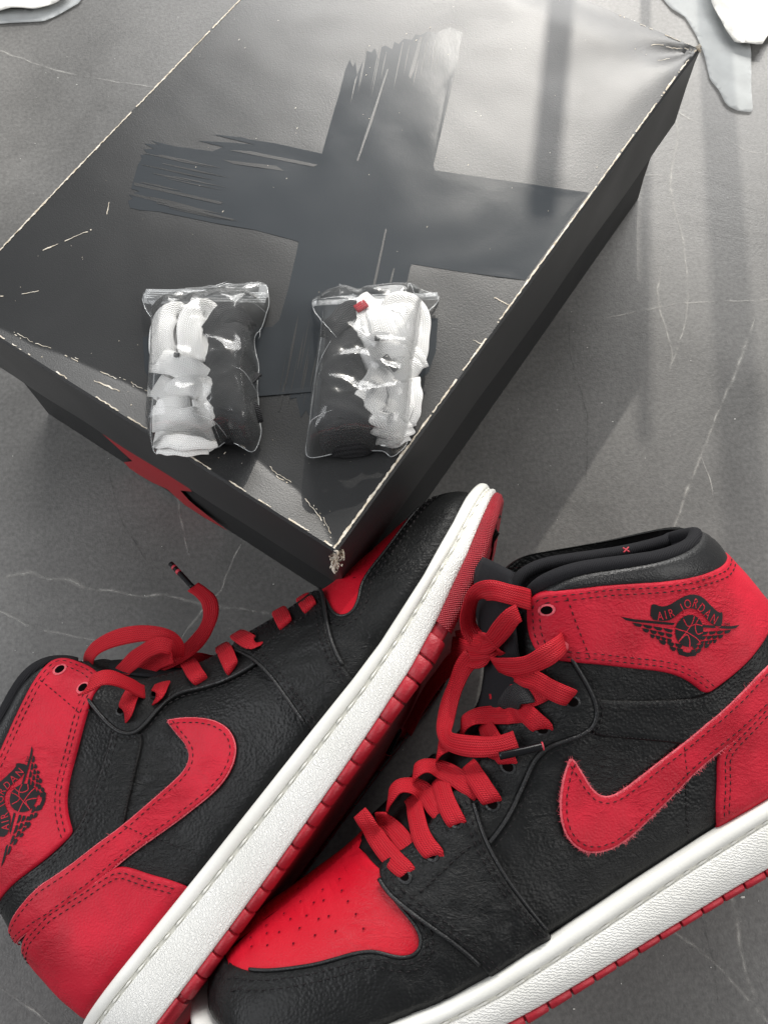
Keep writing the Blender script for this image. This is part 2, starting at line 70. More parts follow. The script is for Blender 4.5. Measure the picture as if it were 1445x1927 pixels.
'veins': [[[-238.0,179.6],[-225.7,180.1],[-213.3,180.7],[-207.1,180.8],[-199.1,176.8],[-185.1,174.3],[-174.0,168.2],[-160.1,165.7],[-144.7,161.1],[-129.4,160.4],[-111.0,154.1],[-98.9,151.4],[-77.7,146.4],[-59.7,141.8]],[[-79.4,198.4],[-84.3,188.8],[-89.2,179.4],[-94.0,168.5],[-97.2,160.8],[-108.0,149.1],[-123.1,128.8]],[[243.9,309.6],[220.3,267.4],[204.4,241.7],[191.0,218.8],[177.4,195.3],[168.4,177.7],[151.1,154.8]],[[191.0,218.8],[193.3,204.0],[193.1,192.1]],[[233.1,525.4],[226.1,479.3],[223.8,458.1],[213.1,426.9],[210.1,400.5],[211.1,374.4],[207.8,345.5],[203.8,323.5],[194.5,298.8],[183.0,277.0]],[[221.5,484.6],[227.6,481.5],[236.1,473.4],[245.7,466.1]],[[251.8,459.8],[260.8,450.4],[269.9,441.5],[293.6,433.9]],[[147.6,319.1],[182.4,323.7],[203.2,325.6],[267.1,322.0]],[[157.0,-10.5],[157.6,-20.6],[157.1,-35.3],[156.6,-49.6],[158.9,-68.4],[165.4,-84.8]],[[110.4,-21.8],[130.9,-40.5],[139.8,-48.3],[150.2,-60.8],[159.9,-75.4],[167.4,-87.2]],[[-267.8,597.4],[-255.6,593.4],[-214.8,570.5],[-175.1,555.7],[-128.4,541.4]],[[-233.6,163.2],[-224.1,159.2],[-205.1,148.2],[-177.5,139.6],[-144.2,133.7]],[[173.3,431.2],[201.7,428.2],[213.1,426.9]],[[-123.5,233.2],[-118.7,198.6],[-114.0,178.4]],[[-210.0,-35.9],[-193.5,-46.6],[-179.8,-56.8]],[[183.0,277.0],[187.2,291.8],[186.5,331.3],[193.4,355.2]]],
'dveins': [[[127.6,321.1],[124.6,290.3],[128.1,259.9],[127.4,245.4],[119.7,200.5]],[[139.4,-24.1],[142.4,-48.5],[140.2,-71.6]],[[-165.7,247.7],[-155.0,208.6],[-138.8,180.6]]],
'paperTL': [[-285.1,659.7],[-203.8,650.2],[-204.0,638.0],[-210.7,632.1],[-224.9,626.0],[-241.9,626.3],[-282.4,628.2]],
'paperTL2': [[-283.1,637.1],[-234.1,631.5],[-202.2,641.6],[-192.3,648.9],[-197.8,633.9],[-213.5,623.6],[-223.3,618.2],[-281.7,620.5]],
'filmTR': [[233.4,599.2],[242.0,577.6],[250.3,568.1],[255.0,548.6],[256.5,527.9],[256.0,506.8],[259.7,497.5],[262.2,482.6],[268.5,477.0],[279.1,474.4],[283.6,499.8],[290.2,529.2],[292.4,560.1],[307.0,590.6]],
'paperTR': [[269.7,597.7],[268.9,574.5],[272.0,551.9],[278.1,533.6],[295.3,528.1],[305.9,542.8],[328.4,548.1],[338.5,589.7]],
}

# ------------------------------------------------------------------ node helpers
def newmat(name):
    m = bpy.data.materials.new(name); m.use_nodes = True; nt = m.node_tree
    return m, nt, nt.nodes['Principled BSDF']
def N_(nt, t, **kw):
    n = nt.nodes.new(t)
    for k, v in kw.items():
        if k in n.inputs.keys() if isinstance(k, str) else False: n.inputs[k].default_value = v
        else: setattr(n, k, v)
    return n
def tex(nt, kind, scale, detail=4, coord='Object', vec=None, dist=0, rough=.5):
    if vec is None: vec = N_(nt, 'ShaderNodeTexCoord').outputs[coord]
    if kind == 'noise':
        n = N_(nt, 'ShaderNodeTexNoise'); n.inputs['Scale'].default_value = scale; n.inputs['Detail'].default_value = detail
        n.inputs['Distortion'].default_value = dist; n.inputs['Roughness'].default_value = rough; nt.links.new(vec, n.inputs['Vector']); return n.outputs['Fac']
    n = N_(nt, 'ShaderNodeTexVoronoi'); n.feature = kind; n.inputs['Scale'].default_value = scale; nt.links.new(vec, n.inputs['Vector']); return n.outputs['Distance']
def mapping(nt, vec, scale=(1, 1, 1), rot=(0, 0, 0)):
    n = N_(nt, 'ShaderNodeMapping'); n.inputs['Scale'].default_value = scale; n.inputs['Rotation'].default_value = rot; nt.links.new(vec, n.inputs['Vector']); return n.outputs[0]
def ramp(nt, fac, stops):
    n = N_(nt, 'ShaderNodeValToRGB'); e = n.color_ramp.elements
    while len(e) < len(stops): e.new(.5)
    for el, (p, c) in zip(e, stops): el.position = p; el.color = (*c, 1) if len(c) == 3 else c
    nt.links.new(fac, n.inputs[0]); return n.outputs[0]
def math_(nt, op, a, b=None, c=None):
    n = N_(nt, 'ShaderNodeMath'); n.operation = op
    for i, v in enumerate((a, b, c)):
        if v is None: continue
        if isinstance(v, (int, float)): n.inputs[i].default_value = v
        else: nt.links.new(v, n.inputs[i])
    return n.outputs[0]
def bump(nt, h, strength, dist, prev=None):
    n = N_(nt, 'ShaderNodeBump'); n.inputs['Strength'].default_value = strength; n.inputs['Distance'].default_value = dist
    nt.links.new(h, n.inputs['Height'])
    if prev is not None: nt.links.new(prev, n.inputs['Normal'])
    return n.outputs[0]
def g(v): return (v, v, v)

def leather(name, c1, c2, rough, grain=1000, gs=.55, wr=.6, spec=.4):
    m, nt, p = newmat(name)
    lo = tex(nt, 'noise', 45, 5, dist=.4)
    nt.links.new(ramp(nt, lo, [(.3, c1), (.7, c2)]), p.inputs['Base Color'])
    p.inputs['Specular IOR Level'].default_value = spec
    v = tex(nt, 'DISTANCE_TO_EDGE' if False else 'SMOOTH_F1', grain)
    w = tex(nt, 'noise', 130, 6, dist=1.2, rough=.6, vec=mapping(nt, N_(nt, 'ShaderNodeTexCoord').outputs['Object'], (1, 2.2, 1), (0, 0, .5)))
    ws = math_(nt, 'ABSOLUTE', math_(nt, 'SUBTRACT', w, .5))
    mod = tex(nt, 'noise', 28, 3)
    wm = math_(nt, 'MULTIPLY', ws, ramp(nt, mod, [(.44, g(.06)), (.66, g(1))]))
    b = bump(nt, math_(nt, 'MULTIPLY', v, ramp(nt, tex(nt, 'noise', 35, 3), [(.3, g(.35)), (.65, g(1))])), gs, .0007); b = bump(nt, wm, wr, .0035, b)
    nt.links.new(b, p.inputs['Normal'])
    nt.links.new(ramp(nt, lo, [(.3, g(rough-.06)), (.7, g(rough+.08))]), p.inputs['Roughness'])
    return m
M = {}
M['red'] = leather('red_leather', (.36, .005, .018), (.52, .012, .032), .52, 1150, .30, .7, .25)
M['red_smooth'] = leather('red_smooth_leather', (.42, .004, .015), (.48, .006, .019), .42, 1500, .25, .35, .32)
M['black'] = leather('black_leather', (.0065, .0068, .0070), (.0095, .0099, .0102), .41, 820, .5, .6, .22)
M['black_smooth'] = leather('black_smooth_leather', (.008, .008, .009), (.012, .0125, .013), .42, 1500, .35, .3)
m, nt, p = newmat('red_suede_edge'); M['suede'] = m
nt.links.new(ramp(nt, tex(nt, 'noise', 900, 3), [(.3, (.50, .05, .07)), (.7, (.72, .14, .17))]), p.inputs['Base Color']); p.inputs['Roughness'].default_value = .9
m, nt, p = newmat('black_thread'); M['thread'] = m; p.inputs['Specular IOR Level'].default_value = .2; p.inputs['Base Color'].default_value = (.010, .008, .009, 1); p.inputs['Roughness'].default_value = .6
m, nt, p = newmat('black_print'); M['print'] = m; p.inputs['Specular IOR Level'].default_value = .15; p.inputs['Base Color'].default_value = (.008, .007, .008, 1); p.inputs['Roughness'].default_value = .5
m, nt, p = newmat('hole_black'); M['hole'] = m; p.inputs['Specular IOR Level'].default_value = 0; p.inputs['Base Color'].default_value = (.004, .003, .003, 1); p.inputs['Roughness'].default_value = .9
m, nt, p = newmat('perforation_pink'); M['perf'] = m; p.inputs['Base Color'].default_value = (.09, .006, .012, 1); p.inputs['Specular IOR Level'].default_value = 0; p.inputs['Roughness'].default_value = .9
# knit lining
m, nt, p = newmat('black_knit'); M['knit'] = m
p.inputs['Base Color'].default_value = (.012, .012, .014, 1); p.inputs['Roughness'].default_value = .85
p.inputs['Specular IOR Level'].default_value = .2
tc = N_(nt, 'ShaderNodeTexCoord'); wv = N_(nt, 'ShaderNodeTexWave'); wv.inputs['Scale'].default_value = 420; wv.inputs['Distortion'].default_value = 1.0; wv.inputs['Detail'].default_value = 2
nt.links.new(mapping(nt, tc.outputs['Object'], rot=(.3, .2, .6)), wv.inputs['Vector'])
nt.links.new(bump(nt, wv.outputs['Fac'], .35, .0006), p.inputs['Normal'])
# lace weave (UV in mm)
def weave(name, c1, c2, rough, amp):
    m, nt, p = newmat(name); tc = N_(nt, 'ShaderNodeTexCoord'); sep = N_(nt, 'ShaderNodeSeparateXYZ'); nt.links.new(tc.outputs['UV'], sep.inputs[0])
    u, v = sep.outputs[0], sep.outputs[1]
    av = math_(nt, 'PINGPONG', v, 2.0)
    s1 = math_(nt, 'SINE', math_(nt, 'ADD', math_(nt, 'MULTIPLY', u, 6.6), math_(nt, 'MULTIPLY', av, 5.0)))
    s2 = math_(nt, 'SINE', math_(nt, 'MULTIPLY', v, 6.28))
    h = math_(nt, 'ADD', s1, math_(nt, 'MULTIPLY', s2, .7))
    nz = tex(nt, 'noise', 1.1, 4, vec=tc.outputs['UV'])
    h = math_(nt, 'ADD', h, math_(nt, 'MULTIPLY', nz, 1.2))
    nt.links.new(bump(nt, h, amp, .0004), p.inputs['Normal'])
    nt.links.new(ramp(nt, math_(nt, 'MULTIPLY_ADD', h, .22, .4), [(.1, c1), (.6, c2)]), p.inputs['Base Color'])
    p.inputs['Roughness'].default_value = rough; p.inputs['Specular IOR Level'].default_value = .3
    return m
M['lace_red'] = weave('red_lace', (.24, .002, .008), (.44, .004, .014), .65, .5)
M['lace_white'] = weave('white_lace', (.74, .735, .71), (.90, .895, .88), .8, .5)
M['lace_black'] = weave('black_lace', (.010, .010, .011), (.022, .022, .024), .7, .6)
m, nt, p = newmat('aglet_black'); M['aglet'] = m; p.inputs['Base Color'].default_value = (.006, .006, .007, 1); p.inputs['Roughness'].default_value = .25; p.inputs['Specular IOR Level'].default_value = .25
m, nt, p = newmat('aglet_red'); M['aglet_red'] = m; p.inputs['Base Color'].default_value = (.45, .03, .05, 1); p.inputs['Roughness'].default_value = .5
m, nt, p = newmat('aglet_clear_grey'); M['aglet_grey'] = m; p.inputs['Base Color'].default_value = (.10, .10, .10, 1); p.inputs['Roughness'].default_value = .2
# midsole
m, nt, p = newmat('white_rubber'); M['white'] = m
nt.links.new(ramp(nt, tex(nt, 'noise', 35, 6), [(.3, (.68, .675, .63)), (.7, (.76, .755, .72))]), p.inputs['Base Color']); p.inputs['Roughness'].default_value = .5
nt.links.new(bump(nt, tex(nt, 'noise', 700, 3), .12, .0006), p.inputs['Normal'])
m, nt, p = newmat('white_textured_rubber'); M['white_tex'] = m
tc = N_(nt, 'ShaderNodeTexCoord')
wv = N_(nt, 'ShaderNodeTexWave'); wv.inputs['Scale'].default_value = .26; wv.inputs['Distortion'].default_value = 8; wv.inputs['Detail'].default_value = 2.5; wv.inputs['Detail Scale'].default_value = 2.2; wv.inputs['Detail Roughness'].default_value = .55
nt.links.new(mapping(nt, tc.outputs['UV'], (1, 1, 1), (0, 0, .95)), wv.inputs['Vector']); hh = wv.outputs['Fac']
nt.links.new(bump(nt, hh, .55, .0006), p.inputs['Normal'])
nt.links.new(ramp(nt, tex(nt, 'noise', 35, 6), [(.3, (.68, .675, .64)), (.7, (.76, .755, .73))]), p.inputs['Base Color']); p.inputs['Roughness'].default_value = .48
m, nt, p = newmat('groove_offwhite'); M['groove'] = m; p.inputs['Base Color'].default_value = (.60, .59, .53, 1); p.inputs['Roughness'].default_value = .7
m, nt, p = newmat('white_thread'); M['wthread'] = m; p.inputs['Base Color'].default_value = (.74, .73, .68, 1); p.inputs['Roughness'].default_value = .7
def rubber(name, weavey):
    m, nt, p = newmat(name); tc = N_(nt, 'ShaderNodeTexCoord')
    nt.links.new(ramp(nt, tex(nt, 'noise', 60, 5), [(.3, (.27, .005, .014)), (.7, (.36, .008, .020))]), p.inputs['Base Color']); p.inputs['Roughness'].default_value = .5
    if weavey:
        sep = N_(nt, 'ShaderNodeSeparateXYZ'); nt.links.new(tc.outputs['UV'], sep.inputs[0])
        h = math_(nt, 'MULTIPLY', math_(nt, 'SINE', math_(nt, 'MULTIPLY', sep.outputs[0], 4.6)), math_(nt, 'SINE', math_(nt, 'MULTIPLY', sep.outputs[1], 5.0)))
        nt.links.new(bump(nt, h, .8, .0005), p.inputs['Normal'])
    else: nt.links.new(bump(nt, tex(nt, 'noise', 800, 4), .5, .0006), p.inputs['Normal'])
    return m
M['sole_red'] = rubber('red_rubber', False); M['toe_red'] = rubber('red_woven_rubber', True)
# box
def card(name, col, r0, r1, spec, bs):
    m, nt, p = newmat(name); n1 = tex(nt, 'noise', 14, 6, dist=.5); n2 = tex(nt, 'noise', 1400, 2); n3 = tex(nt, 'noise', 70, 5)
    p.inputs['Base Color'].default_value = (*col, 1); p.inputs['Specular IOR Level'].default_value = spec
    nt.links.new(ramp(nt, n1, [(.3, g(r0)), (.7, g(r1))]), p.inputs['Roughness'])
    b = bump(nt, n2, bs, .0005); b = bump(nt, n3, .05, .0008, b); nt.links.new(b, p.inputs['Normal'])
    return m
M['card'] = card('matte_black_card', (.017, .0175, .018), .38, .45, .62, .16)
M['card_in'] = card('black_card_body', (.016, .0165, .017), .5, .6, .35, .3)
M['varnish'] = card('gloss_black_varnish', (.046, .051, .056), .17, .27, .22, .05)
M['card_red'] = card('red_card_print', (.40, .012, .02), .4, .5, .4, .2)
m, nt, p = newmat('torn_cardboard'); M['torn'] = m
nt.links.new(ramp(nt, tex(nt, 'noise', 400, 3), [(.3, (.50, .42, .31)), (.7, (.80, .75, .66))]), p.inputs['Base Color']); p.inputs['Roughness'].default_value = .95
# clear film
m, nt, p = newmat('clear_plastic_film'); M['film'] = m; nt.nodes.remove(p); out = nt.nodes['Material Output']
tr = N_(nt, 'ShaderNodeBsdfTransparent'); tr.inputs[0].default_value = (1, 1, 1, 1)
gl = N_(nt, 'ShaderNodeBsdfGlossy'); gl.inputs['Roughness'].default_value = .16
df = N_(nt, 'ShaderNodeBsdfTranslucent'); df.inputs[0].default_value = (.9, .92, .92, 1)
dd = N_(nt, 'ShaderNodeBsdfDiffuse'); dd.inputs[0].default_value = (.85, .87, .87, 1)
bn = bump(nt, tex(nt, 'noise', 45, 2, dist=.8), .12, .004)
fr = N_(nt, 'ShaderNodeFresnel'); fr.inputs['IOR'].default_value = 1.5
for n in (gl, fr): nt.links.new(bn, n.inputs['Normal'])
m1 = N_(nt, 'ShaderNodeMixShader'); nt.links.new(math_(nt, 'MULTIPLY', fr.outputs[0], 1.1), m1.inputs[0]); nt.links.new(tr.outputs[0], m1.inputs[1]); nt.links.new(gl.outputs[0], m1.inputs[2])
m2 = N_(nt, 'ShaderNodeMixShader'); m2.inputs[0].default_value = .038; nt.links.new(m1.outputs[0], m2.inputs[1]); nt.links.new(dd.outputs[0], m2.inputs[2])
nt.links.new(m2.outputs[0], out.inputs['Surface'])
m, nt, p = newmat('milky_plastic'); M['milky'] = m; nt.nodes.remove(p); out = nt.nodes['Material Output']
tr = N_(nt, 'ShaderNodeBsdfTransparent'); gl = N_(nt, 'ShaderNodeBsdfGlossy'); gl.inputs['Roughness'].default_value = .15; dd = N_(nt, 'ShaderNodeBsdfDiffuse'); dd.inputs[0].default_value = (.85, .87, .88, 1)
m1 = N_(nt, 'ShaderNodeMixShader'); m1.inputs[0].default_value = .3; nt.links.new(tr.outputs[0], m1.inputs[1]); nt.links.new(dd.outputs[0], m1.inputs[2])
m2 = N_(nt, 'ShaderNodeMixShader'); m2.inputs[0].default_value = .12; nt.links.new(m1.outputs[0], m2.inputs[1]); nt.links.new(gl.outputs[0], m2.inputs[2]); nt.links.new(m2.outputs[0], out.inputs['Surface'])
# paper
m, nt, p = newmat('white_tissue'); M['tissue'] = m; p.inputs['Base Color'].default_value = (.70, .69, .65, 1); p.inputs['Roughness'].default_value = .85
nt.links.new(bump(nt, tex(nt, 'noise', 40, 5, dist=2), .4, .004), p.inputs['Normal'])
m, nt, p = newmat('translucent_paper'); M['glassine'] = m; nt.nodes.remove(p); out = nt.nodes['Material Output']
tr = N_(nt, 'ShaderNodeBsdfTransparent'); dd = N_(nt, 'ShaderNodeBsdfDiffuse'); dd.inputs[0].default_value = (.62, .64, .64, 1)
m1 = N_(nt, 'ShaderNodeMixShader'); nt.links.new(ramp(nt, tex(nt, 'noise', 60, 5), [(.3, g(.42)), (.7, g(.56))]), m1.inputs[0]); nt.links.new(tr.outputs[0], m1.inputs[1]); nt.links.new(dd.outputs[0], m1.inputs[2]); nt.links.new(m1.outputs[0], out.inputs['Surface'])
# floor
m, nt, p = newmat('dark_grey_marble_tile'); M['floor'] = m
a = tex(nt, 'noise', 9, 8, dist=.6, rough=.6); b = tex(nt, 'noise', 420, 3); c = tex(nt, 'noise', 3.2, 4, dist=1.5); big = tex(nt, 'noise', 5.5, 3, dist=1.0)
base = ramp(nt, a, [(.25, (.094, .092, .088)), (.5, (.125, .122, .117)), (.75, (.165, .162, .155))])
mx = N_(nt, 'ShaderNodeMix'); mx.data_type = 'RGBA'; mx.blend_type = 'MULTIPLY'; mx.inputs[0].default_value = .8
nt.links.new(base, mx.inputs[6]); nt.links.new(ramp(nt, b, [(.3, g(.72)), (.7, g(1.2))]), mx.inputs[7])
vn = tex(nt, 'noise', 6, 5, dist=.9); vl = math_(nt, 'ABSOLUTE', math_(nt, 'SUBTRACT', vn, .5))
mx2 = N_(nt, 'ShaderNodeMix'); mx2.data_type = 'RGBA'; nt.links.new(math_(nt, 'MULTIPLY', ramp(nt, vl, [(0, g(.35)), (.006, g(0))]), ramp(nt, c, [(.5, g(0)), (.65, g(1))])), mx2.inputs[0])
nt.links.new(mx.outputs[2], mx2.inputs[6]); mx2.inputs[7].default_value = (.19, .185, .175, 1)
mx3 = N_(nt, 'ShaderNodeMix'); mx3.data_type = 'RGBA'; mx3.blend_type = 'MULTIPLY'; mx3.inputs[0].default_value = 1; nt.links.new(mx2.outputs[2], mx3.inputs[6]); nt.links.new(ramp(nt, big, [(.3, g(.82)), (.7, g(1.2))]), mx3.inputs[7])
nt.links.new(mx3.outputs[2], p.inputs['Base Color'])
nt.links.new(ramp(nt, a, [(.3, g(.36)), (.7, g(.50))]), p.inputs['Roughness']); p.inputs['Specular IOR Level'].default_value = .5
bb = bump(nt, tex(nt, 'noise', 900, 3), .22, .0006); nt.links.new(bump(nt, a, .2, .004, bb), p.inputs['Normal'])
def veinmat(name, col, k):
    m, nt, p = newmat(name); out = nt.nodes['Material Output']; p.inputs['Base Color'].default_value = (*col, 1); p.inputs['Roughness'].default_value = .45
    tr = N_(nt, 'ShaderNodeBsdfTransparent'); mx = N_(nt, 'ShaderNodeMixShader'); tc = N_(nt, 'ShaderNodeTexCoord'); sep = N_(nt, 'ShaderNodeSeparateXYZ'); nt.links.new(tc.outputs['UV'], sep.inputs[0])
    edge = math_(nt, 'SUBTRACT', 1.0, math_(nt, 'ABSOLUTE', math_(nt, 'MULTIPLY_ADD', sep.outputs[1], 2.0, -1.0)))
    n = ramp(nt, tex(nt, 'noise', 90, 6, rough=.7), [(.38, g(0)), (.68, g(1))])
    f = math_(nt, 'MULTIPLY', math_(nt, 'MULTIPLY', math_(nt, 'POWER', edge, 1.6), n), k)
    nt.links.new(f, mx.inputs[0]); nt.links.new(tr.outputs[0], mx.inputs[1]); nt.links.new(p.outputs[0], mx.inputs[2]); nt.links.new(mx.outputs[0], out.inputs['Surface'])
    return m
M['vein'] = veinmat('pale_marble_vein', (.46, .45, .42), .95); M['dvein'] = veinmat('dark_marble_vein', (.02, .02, .02), .5)
m, nt, p = newmat('frame_paint'); M['frame'] = m; p.inputs['Base Color'].default_value = (.6, .6, .58, 1); p.inputs['Roughness'].default_value = .5

# ------------------------------------------------------------------ mesh helpers
def link(o): scene.collection.objects.link(o); return o
def mesh_obj(name, verts, faces, mat, parent=None, smooth=True, uv=None, weld=0, autosmooth=None):
    """verts in world metres; stored relative to the parent thing's base point"""
    v = np.asarray(verts, float).reshape(-1, 3)
    off = np.array(base_of(parent)) if parent is not None else np.zeros(3)
    me = bpy.data.meshes.new(name); me.from_pydata((v-off).tolist(), [], [list(map(int, f)) for f in faces])
    if uv is not None:
        l = me.uv_layers.new(name='UVMap'); idx = np.empty(len(me.loops), int); me.loops.foreach_get('vertex_index', idx)
        l.data.foreach_set('uv', np.asarray(uv, float)[idx].ravel())
    if weld:
        bm = bmesh.new(); bm.from_mesh(me); bmesh.ops.remove_doubles(bm, verts=bm.verts, dist=weld); bm.to_mesh(me); bm.free()
    bm = bmesh.new(); bm.from_mesh(me); bmesh.ops.recalc_face_normals(bm, faces=bm.faces); bm.to_mesh(me); bm.free()
    me.materials.append(mat)
    for pl in me.polygons: pl.use_smooth = smooth
    if autosmooth: me.set_sharp_from_angle(angle=R(autosmooth))
    o = bpy.data.objects.new(name, me); link(o)
    if parent is not None: o.parent = parent
    return o
def base_of(o):
    l = Vector((0, 0, 0))
    while o is not None: l = l+o.location; o = o.parent
    return l
def thing(name, label, cat, loc, group=None):
    o = bpy.data.objects.new(name, None); link(o); o.location = loc; o['label'] = label; o['category'] = cat; o.empty_display_size = .02
    if group: o['group'] = group
    return o
def resample(p, step, closed=False):
    p = np.asarray(p, float)
    if closed: p = np.concatenate([p, p[:1]])
    s = np.r_[0, np.cumsum(np.linalg.norm(np.diff(p, axis=0), axis=1))]; n = max(2, int(round(s[-1]/step))+1); t = np.linspace(0, s[-1], n)
    q = np.stack([np.interp(t, s, p[:, i]) for i in range(p.shape[1])], 1)
    return q[:-1] if closed else q
def catmull(p, n=8):
    p = np.asarray(p, float); e = np.concatenate([[2*p[0]-p[1]], p, [2*p[-1]-p[-2]]]); out = []
    for i in range(1, len(e)-2):
        t = np.linspace(0, 1, n, endpoint=False)[:, None]; a, b, c, d = e[i-1], e[i], e[i+1], e[i+2]
        out.append(.5*((2*b)+(-a+c)*t+(2*a-5*b+4*c-d)*t**2+(-a+3*b-3*c+d)*t**3))
    return np.concatenate(out+[p[-1:]])
def chaikin(p, it=2, closed=True):
    p = np.asarray(p, float)
    for _ in range(it):
        q = np.roll(p, -1, 0) if closed else p[1:]; a = p if closed else p[:-1]
        n = np.stack([a*.75+q*.25, a*.25+q*.75], 1).reshape(-1, p.shape[1])
        p = n if closed else np.concatenate([p[:1], n, p[-1:]])
    return p
def inside(pts, poly):
    x, y = pts[:, 0], pts[:, 1]; r = np.zeros(len(pts), bool); a = poly; b = np.roll(poly, -1, 0)
    for (x0, y0), (x1, y1) in zip(a, b):
        c = ((y0 > y) != (y1 > y)); 
        if c.any(): r ^= c & (x < (x1-x0)*(y-y0)/((y1-y0) if y1 != y0 else 1e-9)+x0)
    return r
def segdist(pts, A, B):
    ab = B-A; l2 = np.maximum((ab**2).sum(1), 1e-12); out = np.full(len(pts), 1e9)
    for i in range(0, len(pts), 3000):
        ap = pts[i:i+3000, None]-A[None]; t = np.clip((ap*ab).sum(-1)/l2, 0, 1)
        out[i:i+3000] = np.sqrt((((ap-t[..., None]*ab))**2).sum(-1).min(1))
    return out
def hexgrid(poly, step):
    lo, hi = poly.min(0), poly.max(0); ys = np.arange(lo[1], hi[1]+step, step*.866); P = []
    for j, y in enumerate(ys):
        xs = np.arange(lo[0]+(j % 2)*step/2, hi[0]+step, step); P.append(np.stack([xs, np.full_like(xs, y)], 1))
    P = np.concatenate(P); return P+rng.normal(0, step*.06, P.shape)
def triangulate(bound, pts):
    """bound: closed outline; pts interior points -> verts(2d), tris, index of boundary verts"""
    allp = np.concatenate([bound, pts]) if len(pts) else bound; nb = len(bound)
    vs_, _, fs, ov, _, _ = delaunay_2d_cdt([Vector(p) for p in allp], [], [list(range(nb))], 1, 1e-5)
    return np.array([tuple(v) for v in vs_]), [list(f) for f in fs]
def boundary_loops(faces):
    cnt = {}
    for f in faces:
        for a, b in zip(f, f[1:]+f[:1]): cnt[(a, b)] = 1
    return [(a, b) for (a, b) in cnt if (b, a) not in cnt]
def nz(x, y, z=0.0): return mnoise.noise(Vector((x, y, z)))

def ribbon(name, pts, width, thick, mat, parent, normals, sub=8, uv0=0.0, taper=None, twist=None):
    """flat woven band swept along pts (m)."""
    c = resample(catmull(pts, sub), .0016); nrm = np.asarray(normals, float)
    if nrm.ndim == 1: nn = np.repeat(nrm[None], len(c), 0)
    else:
        s0 = np.linspace(0, 1, len(nrm)); s1 = np.linspace(0, 1, len(c)); nn = np.stack([np.interp(s1, s0, nrm[:, i]) for i in range(3)], 1)
    T = np.gradient(c, axis=0); T /= np.linalg.norm(T, axis=1)[:, None]+1e-12
    side = np.cross(T, nn); side /= np.linalg.norm(side, axis=1)[:, None]+1e-9
    for i in range(1, len(side)):
        if side[i]@side[i-1] < 0: side[i] *= -1
    for _ in range(3): side[1:-1] = (side[:-2]+side[1:-1]*2+side[2:])/4
    if twist is not None:
        a = np.interp(np.linspace(0, 1, len(c)), np.linspace(0, 1, len(twist)), np.radians(twist))[:, None]
        up_ = np.cross(side, T); side = side*np.cos(a)+up_*np.sin(a)
    side /= np.linalg.norm(side, axis=1)[:, None]+1e-9
    up_ = np.cross(side, T); n = len(c); s = np.linspace(0, 1, n)
    wv = width*(1+.05*np.sin(s*17+uv0)) if taper is None else width*np.interp(s, np.linspace(0, 1, len(taper)), taper)
    prof = [(-.5, 0), (-.47, .42), (-.25, .52), (0, .55), (.25, .52), (.47, .42), (.5, 0), (.47, -.42), (.25, -.52), (0, -.55), (-.25, -.52), (-.47, -.42)]
    k = len(prof); V = []; UV = []
    L = np.r_[0, np.cumsum(np.linalg.norm(np.diff(c, axis=0), axis=1))]*1000
    for i in range(n):
        for (a, b) in prof:
            V.append(c[i]+side[i]*a*wv[i]+up_[i]*b*thick); UV.append((L[i]+uv0*13, (a+.5)*width*1000))
    F = [[i*k+j, i*k+(j+1) % k, (i+1)*k+(j+1) % k, (i+1)*k+j] for i in range(n-1) for j in range(k)]
    F += [list(range(k)), [(n-1)*k+j for j in range(k)][::-1]]
    return mesh_obj(name, V, F, mat, parent, uv=UV)
def tube(name, pts, rad, mat, parent, k=8, closed=False, rads=None, step=.0015):
    c = resample(catmull(pts, 6), step) if not closed else resample(chaikin(pts, 2), step, True); n = len(c)
    T = (np.roll(c, -1, 0)-np.roll(c, 1, 0)) if closed else np.gradient(c, axis=0); T /= np.linalg.norm(T, axis=1)[:, None]+1e-12
    ref = np.array([.13, .27, .95]); V = []
    for i in range(n):
        a = np.cross(T[i], ref); a /= np.linalg.norm(a)+1e-9; b = np.cross(T[i], a); r = rad if rads is None else np.interp(i/(n-1), np.linspace(0, 1, len(rads)), rads)
        for j in range(k): t = 2*math.pi*j/k; V.append(c[i]+r*(a*math.cos(t)+b*math.sin(t)))
    m_ = n if closed else n-1
    F = [[i*k+j, i*k+(j+1) % k, ((i+1) % n)*k+(j+1) % k, ((i+1) % n)*k+j] for i in range(m_) for j in range(k)]
    if not closed: F += [list(range(k)), [(n-1)*k+j for j in range(k)][::-1]]
    return mesh_obj(name, V, F, mat, parent)

# ------------------------------------------------------------------ the floor
def floor_sheet(name, poly, z, mat, kind='structure'):
    o = mesh_obj(name, [(x, y, z) for x, y in poly], [list(range(len(poly)))], mat); o['kind'] = kind; return o
fl = floor_sheet('floor', [(-3, -3), (3, -3), (3, 3), (-3, 3)], 0, M['floor'])
def vein(pts, wmm, mat, i):
    p = np.array(pts)/1000; c = resample(catmull(p, 6), .002); n = len(c); T = np.gradient(c, axis=0); T /= np.linalg.norm(T, axis=1)[:, None]+1e-9; S = np.stack([-T[:, 1], T[:, 0]], 1)
    V = []; UV = []
    for k in range(n):
        j = .0009*nz(k*.21, i*7.3); w = wmm/1000*(.45+.9*abs(nz(k*.05, i*3.1))+.25*nz(k*.4, i)) * min(1, k/8+.1, (n-1-k)/8+.1)
        for t, s in ((-1, 0), (1, 1)): q = c[k]+S[k]*(j+t*w); V.append((q[0], q[1], .0002+i*2e-6)); UV.append((k*.002, s))
    o = mesh_obj('marble_vein', V, [[2*k, 2*k+1, 2*k+3, 2*k+2] for k in range(n-1)], mat, fl, uv=UV)
for i, v in enumerate(D['veins']): vein(v, 2.6 if i in (0, 2, 8, 9) else 1.9, M['vein'], i)
for i, v in enumerate(D['dveins']): vein(v, 1.2, M['dvein'], 40+i)

